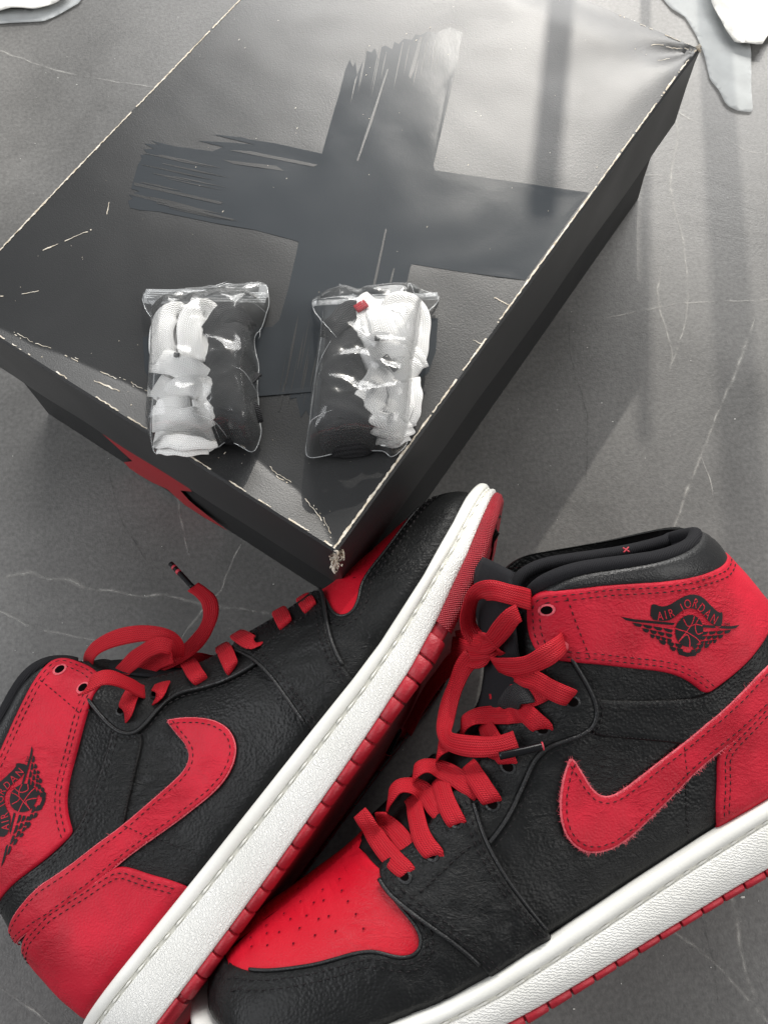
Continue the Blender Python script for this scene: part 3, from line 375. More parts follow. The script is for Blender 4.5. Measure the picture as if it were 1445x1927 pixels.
Vd = []; Fd = []; rd = random.Random(31)
for _ in range(420):
    x, y = rd.uniform(-.45, .40), rd.uniform(-.20, .70); s_ = rd.uniform(.00010, .00030)*(2.2 if rd.random() < .06 else 1); t_ = rd.uniform(0, 6.28); i0 = len(Vd); el = rd.choice([1, 1, 2.2])
    Vd += [(x+s_*el*math.cos(t_+q), y+s_*math.sin(t_+q), .0004) for q in (0, 1.2, 2.6, 3.9, 5.1)]; Fd.append(list(range(i0, i0+5)))
dust = mesh_obj('dust_specks', Vd, Fd, M['tissue'], fl, smooth=False); dust['kind'] = 'stuff'

# ------------------------------------------------------------------ the shoe box
YAW = .9017; BN = np.array([-.0229, .1364]); AV = np.array([math.cos(YAW), math.sin(YAW)]); BV = np.array([-math.sin(YAW), math.cos(YAW)])
LB, WB, HB, LIDZ = .350, .2375, .1226, .066
box = thing('shoe_box', 'large black cardboard shoe box with worn white edges and a torn corner', 'shoe box', (*(BN+AV*LB/2+BV*WB/2), 0))
cr = np.array(D['crease']); cr = cr[np.argsort(cr[:, 1])]
def lidz(a, b):
    """mm above nominal lid plane at a (along length), b (along width), mm"""
    ac = np.interp(b, cr[:, 1], cr[:, 0]); ac = np.maximum(ac, .6)
    drop = .26*np.minimum(ac, 16)
    f = np.clip(a/ac, 0, 1)
    z = -drop*f
    rise = np.clip((a-ac)/110, 0, 1); z = z+drop*rise*(a > ac)*(2-rise)*rise**.5 if False else z+np.where(a > ac, drop*rise*rise*(3-2*rise), 0)
    t = np.clip((a-322)/28, 0, 1); z = z-2.4*t*t*(3-2*t)
    t = np.clip((b-212)/26, 0, 1)*np.clip(1-a/120, 0, 1); z = z-1.6*t*t
    # crumpled corner folds at the far right corner
    d = np.hypot(350-a, b); z = z+np.where(d < 95, 1.2*np.sin(np.arctan2(b, 350-a)*5.5+.4)*np.clip(1-d/95, 0, 1), 0)
    return z
def lidw(a, b, up=0.0):
    a = np.asarray(a, float); b = np.asarray(b, float); z = lidz(a, b)
    wob = np.array([.5*nz(x*.013, y*.013, 3.3)+.18*nz(x*.05, y*.05, 9.1) for x, y in zip(a.ravel(), b.ravel())]).reshape(a.shape)*np.clip(np.minimum(np.minimum(a, 350-a), np.minimum(b, 237.5-b))/12, 0, 1)
    xy = BN+np.outer(a.ravel()/1000, AV)+np.outer(b.ravel()/1000, BV)
    return np.column_stack([xy, HB+(z+wob).ravel()/1000+up])
na, nb = 141, 96
aa = np.concatenate([np.linspace(0, 24, 31), np.linspace(24, 350, na-30)[1:]]); bb_ = np.linspace(0, 237.5, nb); na = len(aa)
GA, GB = np.meshgrid(aa, bb_, indexing='ij'); V = lidw(GA, GB); F = [[i*nb+j, (i+1)*nb+j, (i+1)*nb+j+1, i*nb+j+1] for i in range(na-1) for j in range(nb-1)]
per = [i*nb for i in range(na)]+[(na-1)*nb+j for j in range(1, nb)]+[i*nb+nb-1 for i in range(na-2, -1, -1)]+[j for j in range(nb-2, 0, -1)]
V = V.tolist(); k0 = len(V); npz = len(per)
cen = BN+AV*LB/2+BV*WB/2
for lev in (.0012, .012, .03, HB-LIDZ, HB-LIDZ-.0001):
    for i_, q in enumerate(per):
        p = np.array(V[q]); d = np.array([p[0]-cen[0], p[1]-cen[1]]); la, lb = d@AV, d@BV
        ea = abs(abs(la)-LB/2) < 1e-5; eb = abs(abs(lb)-WB/2) < 1e-5
        o_ = .0011 if lev > .001 else 0
        if lev == HB-LIDZ-.0001: o_ = -.0018
        bow = .0012*nz(la*22, lb*22, lev*30) if lev > .01 else 0
        xy = p[:2]+(AV*np.sign(la)*(o_+bow) if ea else 0)+(BV*np.sign(lb)*(o_+bow) if eb else 0)
        V.append([xy[0], xy[1], HB-lev if lev > .002 else p[2]-lev])
for L_ in range(5):
    for i in range(npz):
        j = (i+1) % npz
        a0, a1 = (per[i], per[j]) if L_ == 0 else (k0+(L_-1)*npz+i, k0+(L_-1)*npz+j); b0, b1 = k0+L_*npz+i, k0+L_*npz+j
        F.append([a0, a1, b1, b0])
lid = mesh_obj('lid', V, F, M['card'], box, autosmooth=35)
o_ = .0045; cs = [BN+AV*o_+BV*o_, BN+AV*(LB-o_)+BV*o_, BN+AV*(LB-o_)+BV*(WB-o_), BN+AV*o_+BV*(WB-o_)]
nseg = 12; ring = []
for i in range(4):
    for t in range(nseg): ring.append(cs[i]*(1-t/nseg)+cs[(i+1) % 4]*(t/nseg))
V = []; levs = (.0006, .02, .045, .07, .1)
for z in levs:
    for i, q in enumerate(ring):
        out_ = (q-cen)/np.linalg.norm(q-cen); V.append((*(q+out_*(.0012*nz(i*.35, z*20)-.0004) if z > .001 else q), z))
nr = len(ring); F = [[L_*nr+i, L_*nr+(i+1) % nr, (L_+1)*nr+(i+1) % nr, (L_+1)*nr+i] for L_ in range(len(levs)-1) for i in range(nr)]+[list(range(nr))]
body = mesh_obj('box_body', V, F, M['card_in'], box, autosmooth=30)
def lid_print(name, poly, up, mat, step=6, chk=0):
    poly = np.array(poly); poly[:, 0] = np.clip(poly[:, 0], .6, 349); poly[:, 1] = np.clip(poly[:, 1], .6, 237)
    if chk: poly = chaikin(poly, chk)
    b = resample(poly, 1.5, True) if chk else poly
    pts = hexgrid(b, step); pts = pts[inside(pts, b)]; pts = pts[segdist(pts, b, np.roll(b, -1, 0)) > step*.3] if len(pts) else pts
    v, f = triangulate(b, pts); P = lidw(v[:, 0], v[:, 1], up)
    return mesh_obj(name, P, f, mat, lid)
lid_print('brush_mark', D['brush'], .00014, M['varnish'], 5)
lid_print('gloss_patch', D['patch'], .00010, M['varnish'], 6)
for s_ in D['slivers']: lid_print('brush_gap', s_, .00026, M['card'], 6)
# emblem on the end wall of the body
em = np.array(D['emblem']); em[:, 1] = np.clip(em[:, 1], 1.5, 64); eb_ = resample(em, 1.5, True); pts = hexgrid(eb_, 6); pts = pts[inside(pts, eb_)]; v, f = triangulate(eb_, pts)
def front_pt(b, z, o=.0028): q = BN+BV*(b/1000)+AV*o; return (q[0], q[1], z/1000)
mesh_obj('emblem', [front_pt(x, y) for x, y in v], f, M['card_red'], body); 
bpy.data.objects['emblem']['label'] = 'red angular emblem printed on the box end'
# worn edges
def wear(name, line_ab, wmin, wmax, gap, jag, up=.00012, seed=0):
    """jagged cream ribbon with breaks along lid coords (mm)"""
    c = resample(line_ab, .7); n = len(c); T = np.gradient(c, axis=0); T /= np.linalg.norm(T, axis=1)[:, None]+1e-9; S = np.stack([-T[:, 1], T[:, 0]], 1); V = []; F = []; r = random.Random(seed)
    prev = None
    for k in range(n):
        on = nz(k*.06, seed*5.7)+.35*nz(k*.5, seed*1.9) > gap
        if on:
            w = wmin+(wmax-wmin)*max(0, abs(nz(k*.11, seed*2.2))*1.6+.3*r.random()); j = jag*nz(k*.3, seed)+.25*jag*(r.random()-.5)
            a, b = c[k]+S[k]*(j-w/2), c[k]+S[k]*(j+w/2); P = lidw(np.clip([a[0], b[0]], 0, 350), np.clip([a[1], b[1]], 0, 237.5), up+.0002*r.random()); i0 = len(V); V += P.tolist()
            if prev is not None: F.append([prev, prev+1, i0+1, i0])
            prev = i0
        else: prev = None
    if F:
        o = mesh_obj(name, V, F, M['torn'], lid, smooth=False); o['kind'] = 'stuff'; return o
wear('worn_edge', [(0, .6), (60, .5)], .5, 1.9, -.9, .35, seed=1)
wear('worn_edge', [(55, .45), (350, .45)], .3, 1.1, -.35, .4, seed=2)
wear('worn_edge', [(.5, 2), (.5, 236)], .2, .9, -.05, .5, seed=3)
wear('worn_edge', [(0, 237), (350, 237)], .35, 1.2, -.5, .4, seed=4)
wear('worn_edge', [(349.3, 4), (349.3, 60)], .2, .8, .1, .3, seed=5)
wear('crease_line', D['crease'], .15, .55, .02, .5, seed=6)
wear('crease_line', [[c[0]+1.2, c[1]] for c in D['crease']], .12, .35, .08, .7, seed=9)
wear('crease_line', [[c[0]-6, c[1]] for c in D['crease'] if 100 < c[1] < 215], .2, .9, .12, .8, seed=12)
for i, l in enumerate(D['creases']): wear('crease_line', chaikin(l, 2, False), .15, .6, -.15, .6, seed=20+i)
def specks(name, n, seed):
    r = random.Random(seed); V = []; F = []
    for _ in range(n):
        a, b = r.uniform(5, 345), r.uniform(5, 232); s = r.uniform(.10, .24); t = r.uniform(0, 6.3); el = r.choice([1, 1, 1, 3.5])
        pts = [(a+s*el*math.cos(t+q)*1.0, b+s*math.sin(t+q)) for q in (0, 1.3, 2.5, 3.8, 5.1)]; P = lidw([x for x, _ in pts], [y for _, y in pts], .00035); i0 = len(V); V += P.tolist(); F.append(list(range(i0, i0+5)))
    o = mesh_obj(name, V, F, M['torn'], lid, smooth=False); o['kind'] = 'stuff'
specks('lint_specks', 90, 4)
def tuft(pos, n, spread, drop, seed, out):
    r = random.Random(seed); V = []; F = []
    for _ in range(n):
        p = np.array(pos)+np.array([r.gauss(0, spread), r.gauss(0, spread), r.gauss(0, spread*.7)]); L = r.uniform(.3, 1)*drop; w = r.uniform(.00025, .0011); d = np.array([r.gauss(0, .10), r.gauss(0, .10), -1])+np.array(out)*r.uniform(.0, .25); d /= np.linalg.norm(d); s = np.array([r.gauss(0, 1), r.gauss(0, 1), r.gauss(0, .3)]); s /= np.linalg.norm(s); i0 = len(V); m_ = 5
        for k in range(m_+1):
            q = p+d*L*k/m_; d = d+np.array([r.gauss(0, .08), r.gauss(0, .08), 0]); d /= np.linalg.norm(d); ww = w*(1-.6*k/m_)
            V += [q-s*ww, q+s*ww]
        F += [[i0+2*k, i0+2*k+1, i0+2*k+3, i0+2*k+2] for k in range(m_)]
    # lumpy core
    bm = bmesh.new(); bmesh.ops.create_icosphere(bm, subdivisions=3, radius=1); i0 = len(V)
    for v in bm.verts: q = v.co; V.append(np.array(pos)+np.array([q.x, q.y, q.z])*np.array([spread*1.0, spread*1.0, spread*2.6])*(1+.5*nz(q.x*2.2, q.y*2.2, q.z*2.2+seed)))
    F += [[i0+v.index for v in f.verts] for f in bm.faces]; bm.free()
    o = mesh_obj('torn_corner', V, F, M['torn'], lid, smooth=False); o['kind'] = 'stuff'; o['label'] = 'frayed cream cardboard fibres at the box corner'
tuft((*(BN-AV*.0003-BV*.0003), HB-.004), 30, .0014, .010, 3, (-.2, -.5, 0))
tuft((*(BN-AV*.001), HB-.011), 22, .0009, .012, 5, (-.2, -.5, 0))
tuft((*(BN+AV*LB), HB-.0015), 16, .0009, .0025, 8, (.4, .2, 0))

# ------------------------------------------------------------------ shoes: one surface, two shoes
RIDGE = np.array([(301, 36), (301, 46), (298, 55), (291.5, 62), (281, 67), (268, 70), (245, 73.5), (222, 78), (205, 84), (187, 91.5), (169, 98), (152, 105), (136, 117), (127, 131), (122, 145), (119.5, 158), (118.5, 172), (118, 190)], float)
HEEL = np.array([(4, 20), (2, 38), (.5, 52), (.8, 69), (3, 84), (6, 96), (9.5, 107), (13.5, 119), (18, 131), (22.5, 142), (26, 152), (30, 170)], float)
def smoothline(p, step=1.5, k=11):
    q = resample(p, step); w = np.hanning(k+2)[1:-1]; w /= w.sum(); h = k//2; e = np.concatenate([q[:1].repeat(h, 0), q, q[-1:].repeat(h, 0)])
    return np.stack([np.convolve(e[:, i], w, 'valid') for i in (0, 1)], 1)
RID, HEE = smoothline(RIDGE), smoothline(HEEL)
def sdist(pts, poly, sign):
    a = poly[:-1]; b = poly[1:]; ab = b-a; l2 = (ab**2).sum(1); out = np.empty(len(pts))
    for i in range(0, len(pts), 4000):
        p = pts[i:i+4000]; ap = p[:, None]-a[None]; t = np.clip((ap*ab).sum(-1)/l2, 0, 1); dv = ap-t[..., None]*ab; d2 = (dv**2).sum(-1); j = d2.argmin(1); k = np.arange(len(p))
        out[i:i+4000] = np.sqrt(d2[k, j])*np.sign(ab[j, 0]*ap[k, j, 1]-ab[j, 1]*ap[k, j, 0])*sign
    return out
def ss(t): t = np.clip(t, 0, 1); return t*t*(3-2*t)
def wbase(x, z):
    w0 = np.interp(x, [0, 40, 80, 120, 160, 200, 240, 270, 300], [37, 37, 38, 42, 47, 50, 50, 48.5, 47]); w1 = np.interp(x, [0, 60, 110, 150, 220, 300], [35, 37.5, 34.5, 36, 44, 47]); k = ss((z-34)/60.)
    return w0*(1-k)+w1*k-ss((z-95)/60.)*3.0
def rr(x): return np.interp(x, [100, 120, 150, 200, 240, 280, 310], [30, 36, 44, 46, 46, 47, 48])
PW = 2.15
def dists(x, z):
    p = np.stack([x, z], 1); return sdist(p, RID, 1), sdist(p, HEE, -1)
def gfun(x, y, z):
    dr, dh = dists(x, z); tr = np.clip(dr/rr(x), -.5, 1); th = np.clip(dh/36., -.5, 1)
    return (np.abs(y)/wbase(x, z))**PW+(1-tr)**PW+(1-th)**PW-1
def surf(xz, off):
    """lateral surface points (mm) pushed out along the normal by off"""
    x, z = xz[:, 0], xz[:, 1]; dr, dh = dists(x, z); tr = np.clip(dr/rr(x), 0, 1); th = np.clip(dh/36., 0, 1)
    y = wbase(x, z)*np.clip(1-(1-tr)**PW-(1-th)**PW, 0, 1)**(1/PW)
    e = .6; P = np.stack([x, y, z], 1)
    G = np.stack([gfun(x+e, y, z)-gfun(x-e, y, z), gfun(x, y+e, z)-gfun(x, y-e, z), gfun(x, y, z+e)-gfun(x, y, z-e)], 1)
    G[:, 1] = np.where(y < .05, 0, np.maximum(G[:, 1], 0)); G /= np.linalg.norm(G, axis=1)[:, None]+1e-9
    return P+G*np.asarray(off).reshape(-1, 1), G
def ridpart(x0, x1):
    s = RID[(RID[:, 0] <= max(x0, x1)) & (RID[:, 0] >= min(x0, x1))]; return s if x0 > x1 else s[::-1]
def heelpart(z0, z1):
    s = HEE[(HEE[:, 1] <= max(z0, z1)) & (HEE[:, 1] >= min(z0, z1))]; return s if z0 < z1 else s[::-1]
def L_(xs, zs): return lambda x: np.interp(x, xs, zs)
rimtop = L_([-8, 0, 45, 80, 160, 190, 210, 225, 246, 276, 292, 310], [36, 35, 34.3, 34, 33, 32.5, 33, 34.6, 37, 43, 47.5, 51])
groove = L_([-8, 0, 45, 75, 160, 190, 217, 236, 266, 286, 310], [29.6, 29, 28, 27, 26, 26, 27.8, 30, 35, 40, 46])
whitebot = L_([-8, 60, 109, 157, 179, 210, 235, 266, 289, 310], [8.5, 8.8, 9.8, 11.8, 13, 15.6, 20, 28, 35.5, 42.5])
redbot = L_([-8, 60, 157, 217, 241, 269, 296, 310], [3.2, 4.2, 7.6, 9.2, 13, 20, 30.5, 37])

class Shoe:
    def __init__(s, yaw, roll, pitch, loc, side, name, label, group):
        x0 = np.array([math.cos(yaw), math.sin(yaw), 0]); n = np.array([-math.sin(yaw), math.cos(yaw), 0])*side; k = np.array([0, 0, 1.])
        x = x0*math.cos(pitch)+k*math.sin(pitch); k2 = -x0*math.sin(pitch)+k*math.cos(pitch)
        s.B = np.stack([x, -n*math.cos(roll)+k2*math.sin(roll), n*math.sin(roll)+k2*math.cos(roll)]); s.loc = np.array(loc); s.side = side; s.seed = 3.0 if side > 0 else 11.0
        c = s.w(np.array([[150, 0, 40]]))[0]
        s.e = thing(name, label, 'sneaker', (c[0], c[1], 0), group)
    def w(s, P): return s.loc+(np.asarray(P, float)/1000)@s.B
    def wdir(s, d): return np.asarray(d, float)@s.B
    def poly_mesh(s, poly, off, base=0.0, edge=1.3, step=3.2, both=False, amp=.35, medial=False, chk=2, bulge=0.0, fq=.055, creases=None):
        poly = np.asarray(poly, float); b = resample(chaikin(poly, chk), 1.4, True)
        dr, dh = dists(b[:, 0], b[:, 1])
        # clamp to the silhouette
        keep = (dr > -1.2) & (dh > -1.2); b = b[keep]; dr, dh = dists(b[:, 0], b[:, 1])
        onr = (dr < .35) | (dh < .35); nxt = np.roll(np.arange(len(b)), -1); real = ~(onr & onr[nxt]); A_, B_ = b[real], b[nxt][real]
        pts = [hexgrid(b, step)]
        for ln, rad, rf in ((RID, None, 1), (HEE, 36., -1)):
            c = resample(ln, 3.0); T = np.gradient(c, axis=0); T /= np.linalg.norm(T, axis=1)[:, None]; nn = np.stack([-T[:, 1], T[:, 0]], 1)*rf
            for th in (4, 8, 13, 18, 24, 30, 37):
                r_ = rr(c[:, 0]) if rad is None else np.full(len(c), rad); d = r_*(1-np.cos(np.radians(th))); pts.append(c+nn*d[:, None])
        pts = np.concatenate(pts)
        for ins in (edge*.25, edge*.6, edge*1.05):
            T = np.roll(b, -1, 0)-np.roll(b, 1, 0); T /= np.linalg.norm(T, axis=1)[:, None]+1e-9; nn = np.stack([-T[:, 1], T[:, 0]], 1)
            area = .5*np.sum(b[:, 0]*np.roll(b[:, 1], -1)-np.roll(b[:, 0], -1)*b[:, 1])
            q = b+nn*ins*(1 if area > 0 else -1); d_ = segdist(q, A_, B_) if len(A_) else np.full(len(q), 1e9); pts = np.concatenate([q[(d_ > ins*.85) & ~onr], pts])
        pts = pts[inside(pts, b)]; db = segdist(pts, b, np.roll(b, -1, 0)); pts = pts[db > .22]
        d2r, d2h = dists(pts[:, 0], pts[:, 1]); pts = pts[(d2r > .05) & (d2h > .05)]
        v, f = triangulate(b, pts)
        de = segdist(v, A_, B_) if len(A_) else np.full(len(v), 1e9)
        pr = np.sqrt(np.clip(1-(1-np.clip(de/edge, 0, 1))**2, 0, 1))
        nzv = np.array([amp*(nz(x*fq, z*fq, s.seed)+.5*nz(x*fq*2.6, z*fq*2.6, s.seed+5)) for x, z in v])
        h = base+(off-base)*pr+nzv*np.clip(de/6, 0, 1)+bulge*np.clip(1-np.exp(-de/5.), 0, 1)
        if creases is not None: h = h+creases(v)*np.clip(de/5, 0, 1)
        h = h-np.clip((rimtop(v[:, 0])+3.0-v[:, 1])/5., 0, 1)*3.2*(np.asarray(off) >= 0)
        P, G = surf(v, h); i0 = len(P); P = P.tolist(); faces = [list(x) for x in f]; uvs = v.tolist()
        # skirt
        bl = [e for e in boundary_loops(faces) if de[e[0]] < .4 and de[e[1]] < .4]; m_ = {}
        low, _ = surf(v, np.full(len(v), base-.8))
        for a, b2 in bl:
            for q in (a, b2):
                if q not in m_: m_[q] = len(P); P.append(low[q].tolist()); uvs.append(v[q].tolist())
            faces.append([b2, a, m_[a], m_[b2]])
        P = np.array(P)
        if medial: P[:, 1] *= -1
        if both:
            Q = P.copy(); Q[:, 1] *= -1; n0 = len(P); P = np.concatenate([P, Q]); faces = faces+[[i+n0 for i in fc][::-1] for fc in faces]; uvs = uvs+uvs
        return P, faces, uvs
    def panel(s, name, poly, off, mat, parent=None, label=None, **kw):
        P, f, uv = s.poly_mesh(poly, off, **kw)
        o = mesh_obj(name, s.w(P), f, M[mat], parent or s.e, uv=uv, weld=.00005 if kw.get('both') else 0)
        if label: o['label'] = label
        return o
    def stitch(s, lines, off, parent, mat='thread', length=2.3, gap=.8, wid=.6, high=.32, name='stitching'):
        V = []; F = []
        for ln in lines:
            ln = np.asarray(ln, float); c = resample(ln, .5); Ls = np.r_[0, np.cumsum(np.linalg.norm(np.diff(c, axis=0), axis=1))]; t = .4
            segs = []
            while t+length < Ls[-1]:
                segs.append([[np.interp(t+q*length, Ls, c[:, i]) for i in (0, 1)] for q in (0, .5, 1)]); t += length+gap
            if not segs: continue
            q = np.array(segs).reshape(-1, 2); dr, dh = dists(q[:, 0], q[:, 1]); P, G = surf(q, np.full(len(q), off)); ok = ((dr > .3) & (dh > .3) & (q[:, 1] > rimtop(q[:, 0])+1.2)).reshape(-1, 3).all(1); P = P.reshape(-1, 3, 3); G = G.reshape(-1, 3, 3)
            for i in np.nonzero(ok)[0]:
                a, m_, b = P[i]; n = G[i][1]; T = b-a; T /= np.linalg.norm(T)+1e-9; S = np.cross(T, n); S /= np.linalg.norm(S)+1e-9; i0 = len(V); w = wid/2
                V += [a-n*.3, b-n*.3, m_-S*w-n*.15, m_+S*w-n*.15, m_+n*high, a*.7+m_*.3+n*high*.75, b*.7+m_*.3+n*high*.75]
                F += [[i0, i0+2, i0+5], [i0+2, i0+4, i0+5], [i0+2, i0+6, i0+4], [i0+2, i0+1, i0+6], [i0, i0+5, i0+3], [i0+5, i0+4, i0+3], [i0+4, i0+6, i0+3], [i0+6, i0+1, i0+3]]
        if not V: return
        o = mesh_obj(name, s.w(V), F, M[mat], parent); return o
    def inset(s, line, d, closed=False):
        c = resample(np.asarray(line, float), 1.0); c = chaikin(c, 1, False); T = np.gradient(c, axis=0); T /= np.linalg.norm(T, axis=1)[:, None]+1e-9
        q = c+np.stack([-T[:, 1], T[:, 0]], 1)*d
        A_, B_ = c[:-1], c[1:]; dd = segdist(q, A_, B_); q = q[dd > abs(d)*.93]; return q if len(q) > 3 else c
    def piping(s, name, line, off, rad, mat, parent):
        c = resample(chaikin(line, 2, False), 1.2); P, G = surf(c, np.full(len(c), off)); return tube(name, s.w(P), rad/1000, M[mat], parent, k=8, step=.0012)

def build_shoe(S, A):
    e = S.e
    # ---- base upper shell
    coll = [(24, 145), (35, 145), (48, 146.5), (61, 149.5), (78, 154.5), (90, 158), (100, 158), (108, 156), (113, 152)]
    def creaseA(v):
        x, z = v[:, 0], v[:, 1]
        return .5*np.exp(-((x-185)/20)**2)*np.sin((x*.75+z*.35))*.7
    poly = np.concatenate([heelpart(28, 145), coll, [(117, 146)], ridpart(124, 306)[::-1] if False else RID[::-1][(RID[::-1][:, 1] < 146)], [(300, 34), (270, 30), (230, 26), (150, 25), (80, 26), (10, 27)]])
    shell = S.panel('upper', poly, 0, 'black', both=True, base=-.5, amp=.4, creases=creaseA, label='black tumbled leather upper')
    # ---- toe box
    tb = np.concatenate([ridpart(288, 214), [(206, 72), (204, 66), (203, 56), (207, 49), (216, 49), (224, 53), (232, 56), (245, 56), (258, 57.5), (270, 59.5), (280, 61.5), (287, 63)]])
    tbo = S.panel('toe_box', tb, 1.0, 'red_smooth', both=True, amp=.25, edge=.8, label='red perforated leather toe box')
    V = []; F = []; F2 = []
    for x, z in D['perf']:
        P, G = surf(np.array([[x, z]]), np.array([1.42])); c_, n_ = P[0], G[0]; t1 = np.cross(n_, [0, 1, 0.2]); t1 /= np.linalg.norm(t1); t2 = np.cross(n_, t1); i0 = len(V)
        for sy in (1, -1):
            i0 = len(V); V += [((c_+.5*(t1*math.cos(q)+t2*math.sin(q)))*np.array([1, sy, 1])).tolist() for q in np.linspace(0, 2*math.pi, 9, endpoint=False)]; F.append(list(range(i0, i0+9)))
            i0 = len(V); V += [((c_+n_*.06+.24*(t1*(math.cos(q)+1.2)+t2*math.sin(q)))*np.array([1, sy, 1])).tolist() for q in np.linspace(0, 2*math.pi, 7, endpoint=False)]; F2.append(list(range(i0, i0+7)))
    mesh_obj('perforations', S.w(V), F, M['perf'], tbo)
    mg_edge = [(287, 64.2), (283, 65.2), (276, 64.3), (268, 63.2), (259, 62), (250, 60.8), (243, 60.3), (235, 59.8), (229, 58.8), (225, 57.2), (221, 54.6), (217, 52.8), (213, 52.4), (209.5, 54), (207.8, 57.5), (208.5, 62), (211, 68), (212, 72)]
    mg = np.concatenate([mg_edge, [(205, 70), (196, 62), (188, 48), (183, 28), (200, 26.5), (225, 28), (240, 31), (270, 37), (290, 41.5), (303, 44)], RID[(RID[:, 1] > 43.5) & (RID[:, 1] < 64.5) & (RID[:, 0] > 285)]])
    def creaseM(v):
        return np.array([-max(0, 1-abs(nz((b*.5+a*.8)*.15, b*.05-a*.02, S.seed+4)*2))**3*np.exp(-((a-218)/20)**2)*(.4 if A else .9) for a, b in v])
    mgo = S.panel('toe_overlay', mg, 2.3, 'black', both=True, step=2.2, amp=.3, base=.4, creases=creaseM, label='black leather toe overlay')
    S.stitch([S.inset(mg_edge, 2.2), S.inset(mg_edge, 4.4)], 2.4, mgo, high=.6, wid=.8); S.piping('rolled_edge', mg_edge[2:], 1.9, .75, 'black_smooth', mgo)
    # ---- strap, swoosh, heel
    heel_top = HEE[np.argmin(abs(HEE[:, 1]-101))]
    su = [(107, 110.5), (100, 105.8), (92, 101.5), (80, 95.8), (71, 92), (63, 89.5), (54, 90), (46, 91.5), (37, 94), (28, 97), (18, 99), (8, 100.5)]
    st = np.concatenate([su, heelpart(84, 100)[::-1], [(20, 84), (46, 78), (73, 71.5), (79, 74.5), (85, 78.5), (100, 87.5), (112, 94.5), (110, 103)]])
    sto = S.panel('ankle_strap', st, 1.5, 'black', both=True, amp=.3, label='black leather ankle strap')
    S.stitch([S.inset(su, 1.6), S.inset(su, 3.6)], 1.6, sto)
    S.stitch([[(110, 95.5), (100, 88.5), (85, 79.8), (79, 76)]], 1.6, sto, length=1.2, gap=.5)
    sw_in = [(4, 89), (17, 88), (34, 86.3), (48, 81.5), (64.5, 77.5), (77.5, 74), (91, 71.5), (101, 69.6), (108, 68.4), (113, 68.2), (117, 69.3), (120, 72), (121.5, 77), (122, 83), (122.6, 88.5)]
    sw_out = [(123.6, 89.6), (128, 85.5), (133.5, 78.5), (137.3, 71.5), (138.7, 65), (137.5, 59.5), (134.5, 55), (129, 52), (122, 50.6), (113, 51.3), (103, 53.8), (91, 57), (81, 60.3), (72, 62.8), (62, 65), (52, 67), (30, 73), (13, 80), (4, 83)]
    sw = np.concatenate([sw_in, [(123.2, 90), (123.6, 89.6)], sw_out])
    swo = S.panel('swoosh', sw, 2.3, 'red', base=.6, edge=.5, amp=.28, label='red curved check mark with frayed edges')
    S.panel('swoosh', sw, 2.3, 'red', base=.6, edge=.5, amp=.28, medial=True, step=5)
    S.stitch([S.inset(sw_in, -2.1), S.inset(sw_out, -2.1)], 2.4, swo)
    S.stitch([[(77.5, 76), (79.5, 70), (82.5, 60), (85, 53), (88.5, 45), (92, 35)]], .55, shell, length=1.9)
    S.stitch([[(77.8, 74), (79.5, 69), (82, 61)]], 2.4, swo, length=1.9)
    # frayed fibres round the swoosh
    r = random.Random(5+A); V = []; F = []
    ol = resample(np.concatenate([sw_in[2:], [(123.2, 90)], sw_out[:-3]]), .11 if not A else .3); T = np.gradient(ol, axis=0); T /= np.linalg.norm(T, axis=1)[:, None]+1e-9; nn = np.stack([T[:, 1], -T[:, 0]], 1)*-1
    P0, G0 = surf(ol, np.full(len(ol), 1.6)); ol2 = ol+nn*1.0; P1, G1 = surf(ol2, np.full(len(ol2), 1.3))
    for i in range(len(ol)):
        if nz(i*.02, 2.2+A)+r.uniform(-.5, .6) < -.05: continue
        d = P1[i]-P0[i]; d /= np.linalg.norm(d)+1e-9; n = G0[i]; t3 = np.cross(d, n); Lh = abs(r.gauss(.55, .4))+.2
        if r.random() < .002: Lh = r.uniform(2.5, 4.5)
        Lh *= (.8 if A else 1.6)
        k1 = t3*r.gauss(0, .5)+n*r.gauss(.25, .3); p = P0[i]-d*.35+n*r.uniform(-.6, .9); w = .09; i0 = len(V)
        a, b, c = p, p+(d+k1*.5)*Lh*.5, p+(d+k1*1.3)*Lh
        V += [a-t3*w, a+t3*w, b-t3*w*.8, b+t3*w*.8, c]; F += [[i0, i0+1, i0+3, i0+2], [i0+2, i0+3, i0+4]]
    fo = mesh_obj('frayed_edge', S.w(V), F, M['suede'], swo); fo['kind'] = 'stuff'
    edge_line = resample(chaikin(np.concatenate([sw_in, [(123.2, 90)], sw_out]), 1, False), 1.3); P, G = surf(edge_line, np.full(len(edge_line), 1.4))
    rads = [(.3 if A else .5)+(.3 if A else .55)*abs(nz(i*.4, 9)) for i in range(len(P))]
    tube('raw_edge', S.w(P), .0006, M['suede'], swo, k=6, rads=[q/1000 for q in rads], step=.0013)
    hc_e = [(2, 78), (15, 79), (31, 76.5), (48, 70.3), (58, 67.2), (63, 65), (66.5, 61), (70.5, 51), (75.5, 41), (79, 30)]
    hc = np.concatenate([hc_e, [(70, 26), (10, 26)], heelpart(28, 78)])
    hco = S.panel('heel_counter', hc, 2.3, 'red', both=True, base=.5, edge=1.6, amp=.35, label='red leather heel counter')
    S.stitch([S.inset(hc_e, -2.6), S.inset(hc_e, -4.8)], 2.4, hco)
    # ---- ankle flap
    f_low = [(114, 129), (108, 126.3), (100, 122), (92, 117.2), (84, 112.2), (76, 107.5), (70, 103), (66, 98.5), (63, 93.5), (61, 89.3)]
    f_top = [(20, 130.5), (29, 131), (47, 136), (64, 142.5), (80, 149), (96, 154.3), (103, 156.3), (107.5, 156.5), (111, 153.5), (113, 148.5), (115.3, 141), (116, 134)]
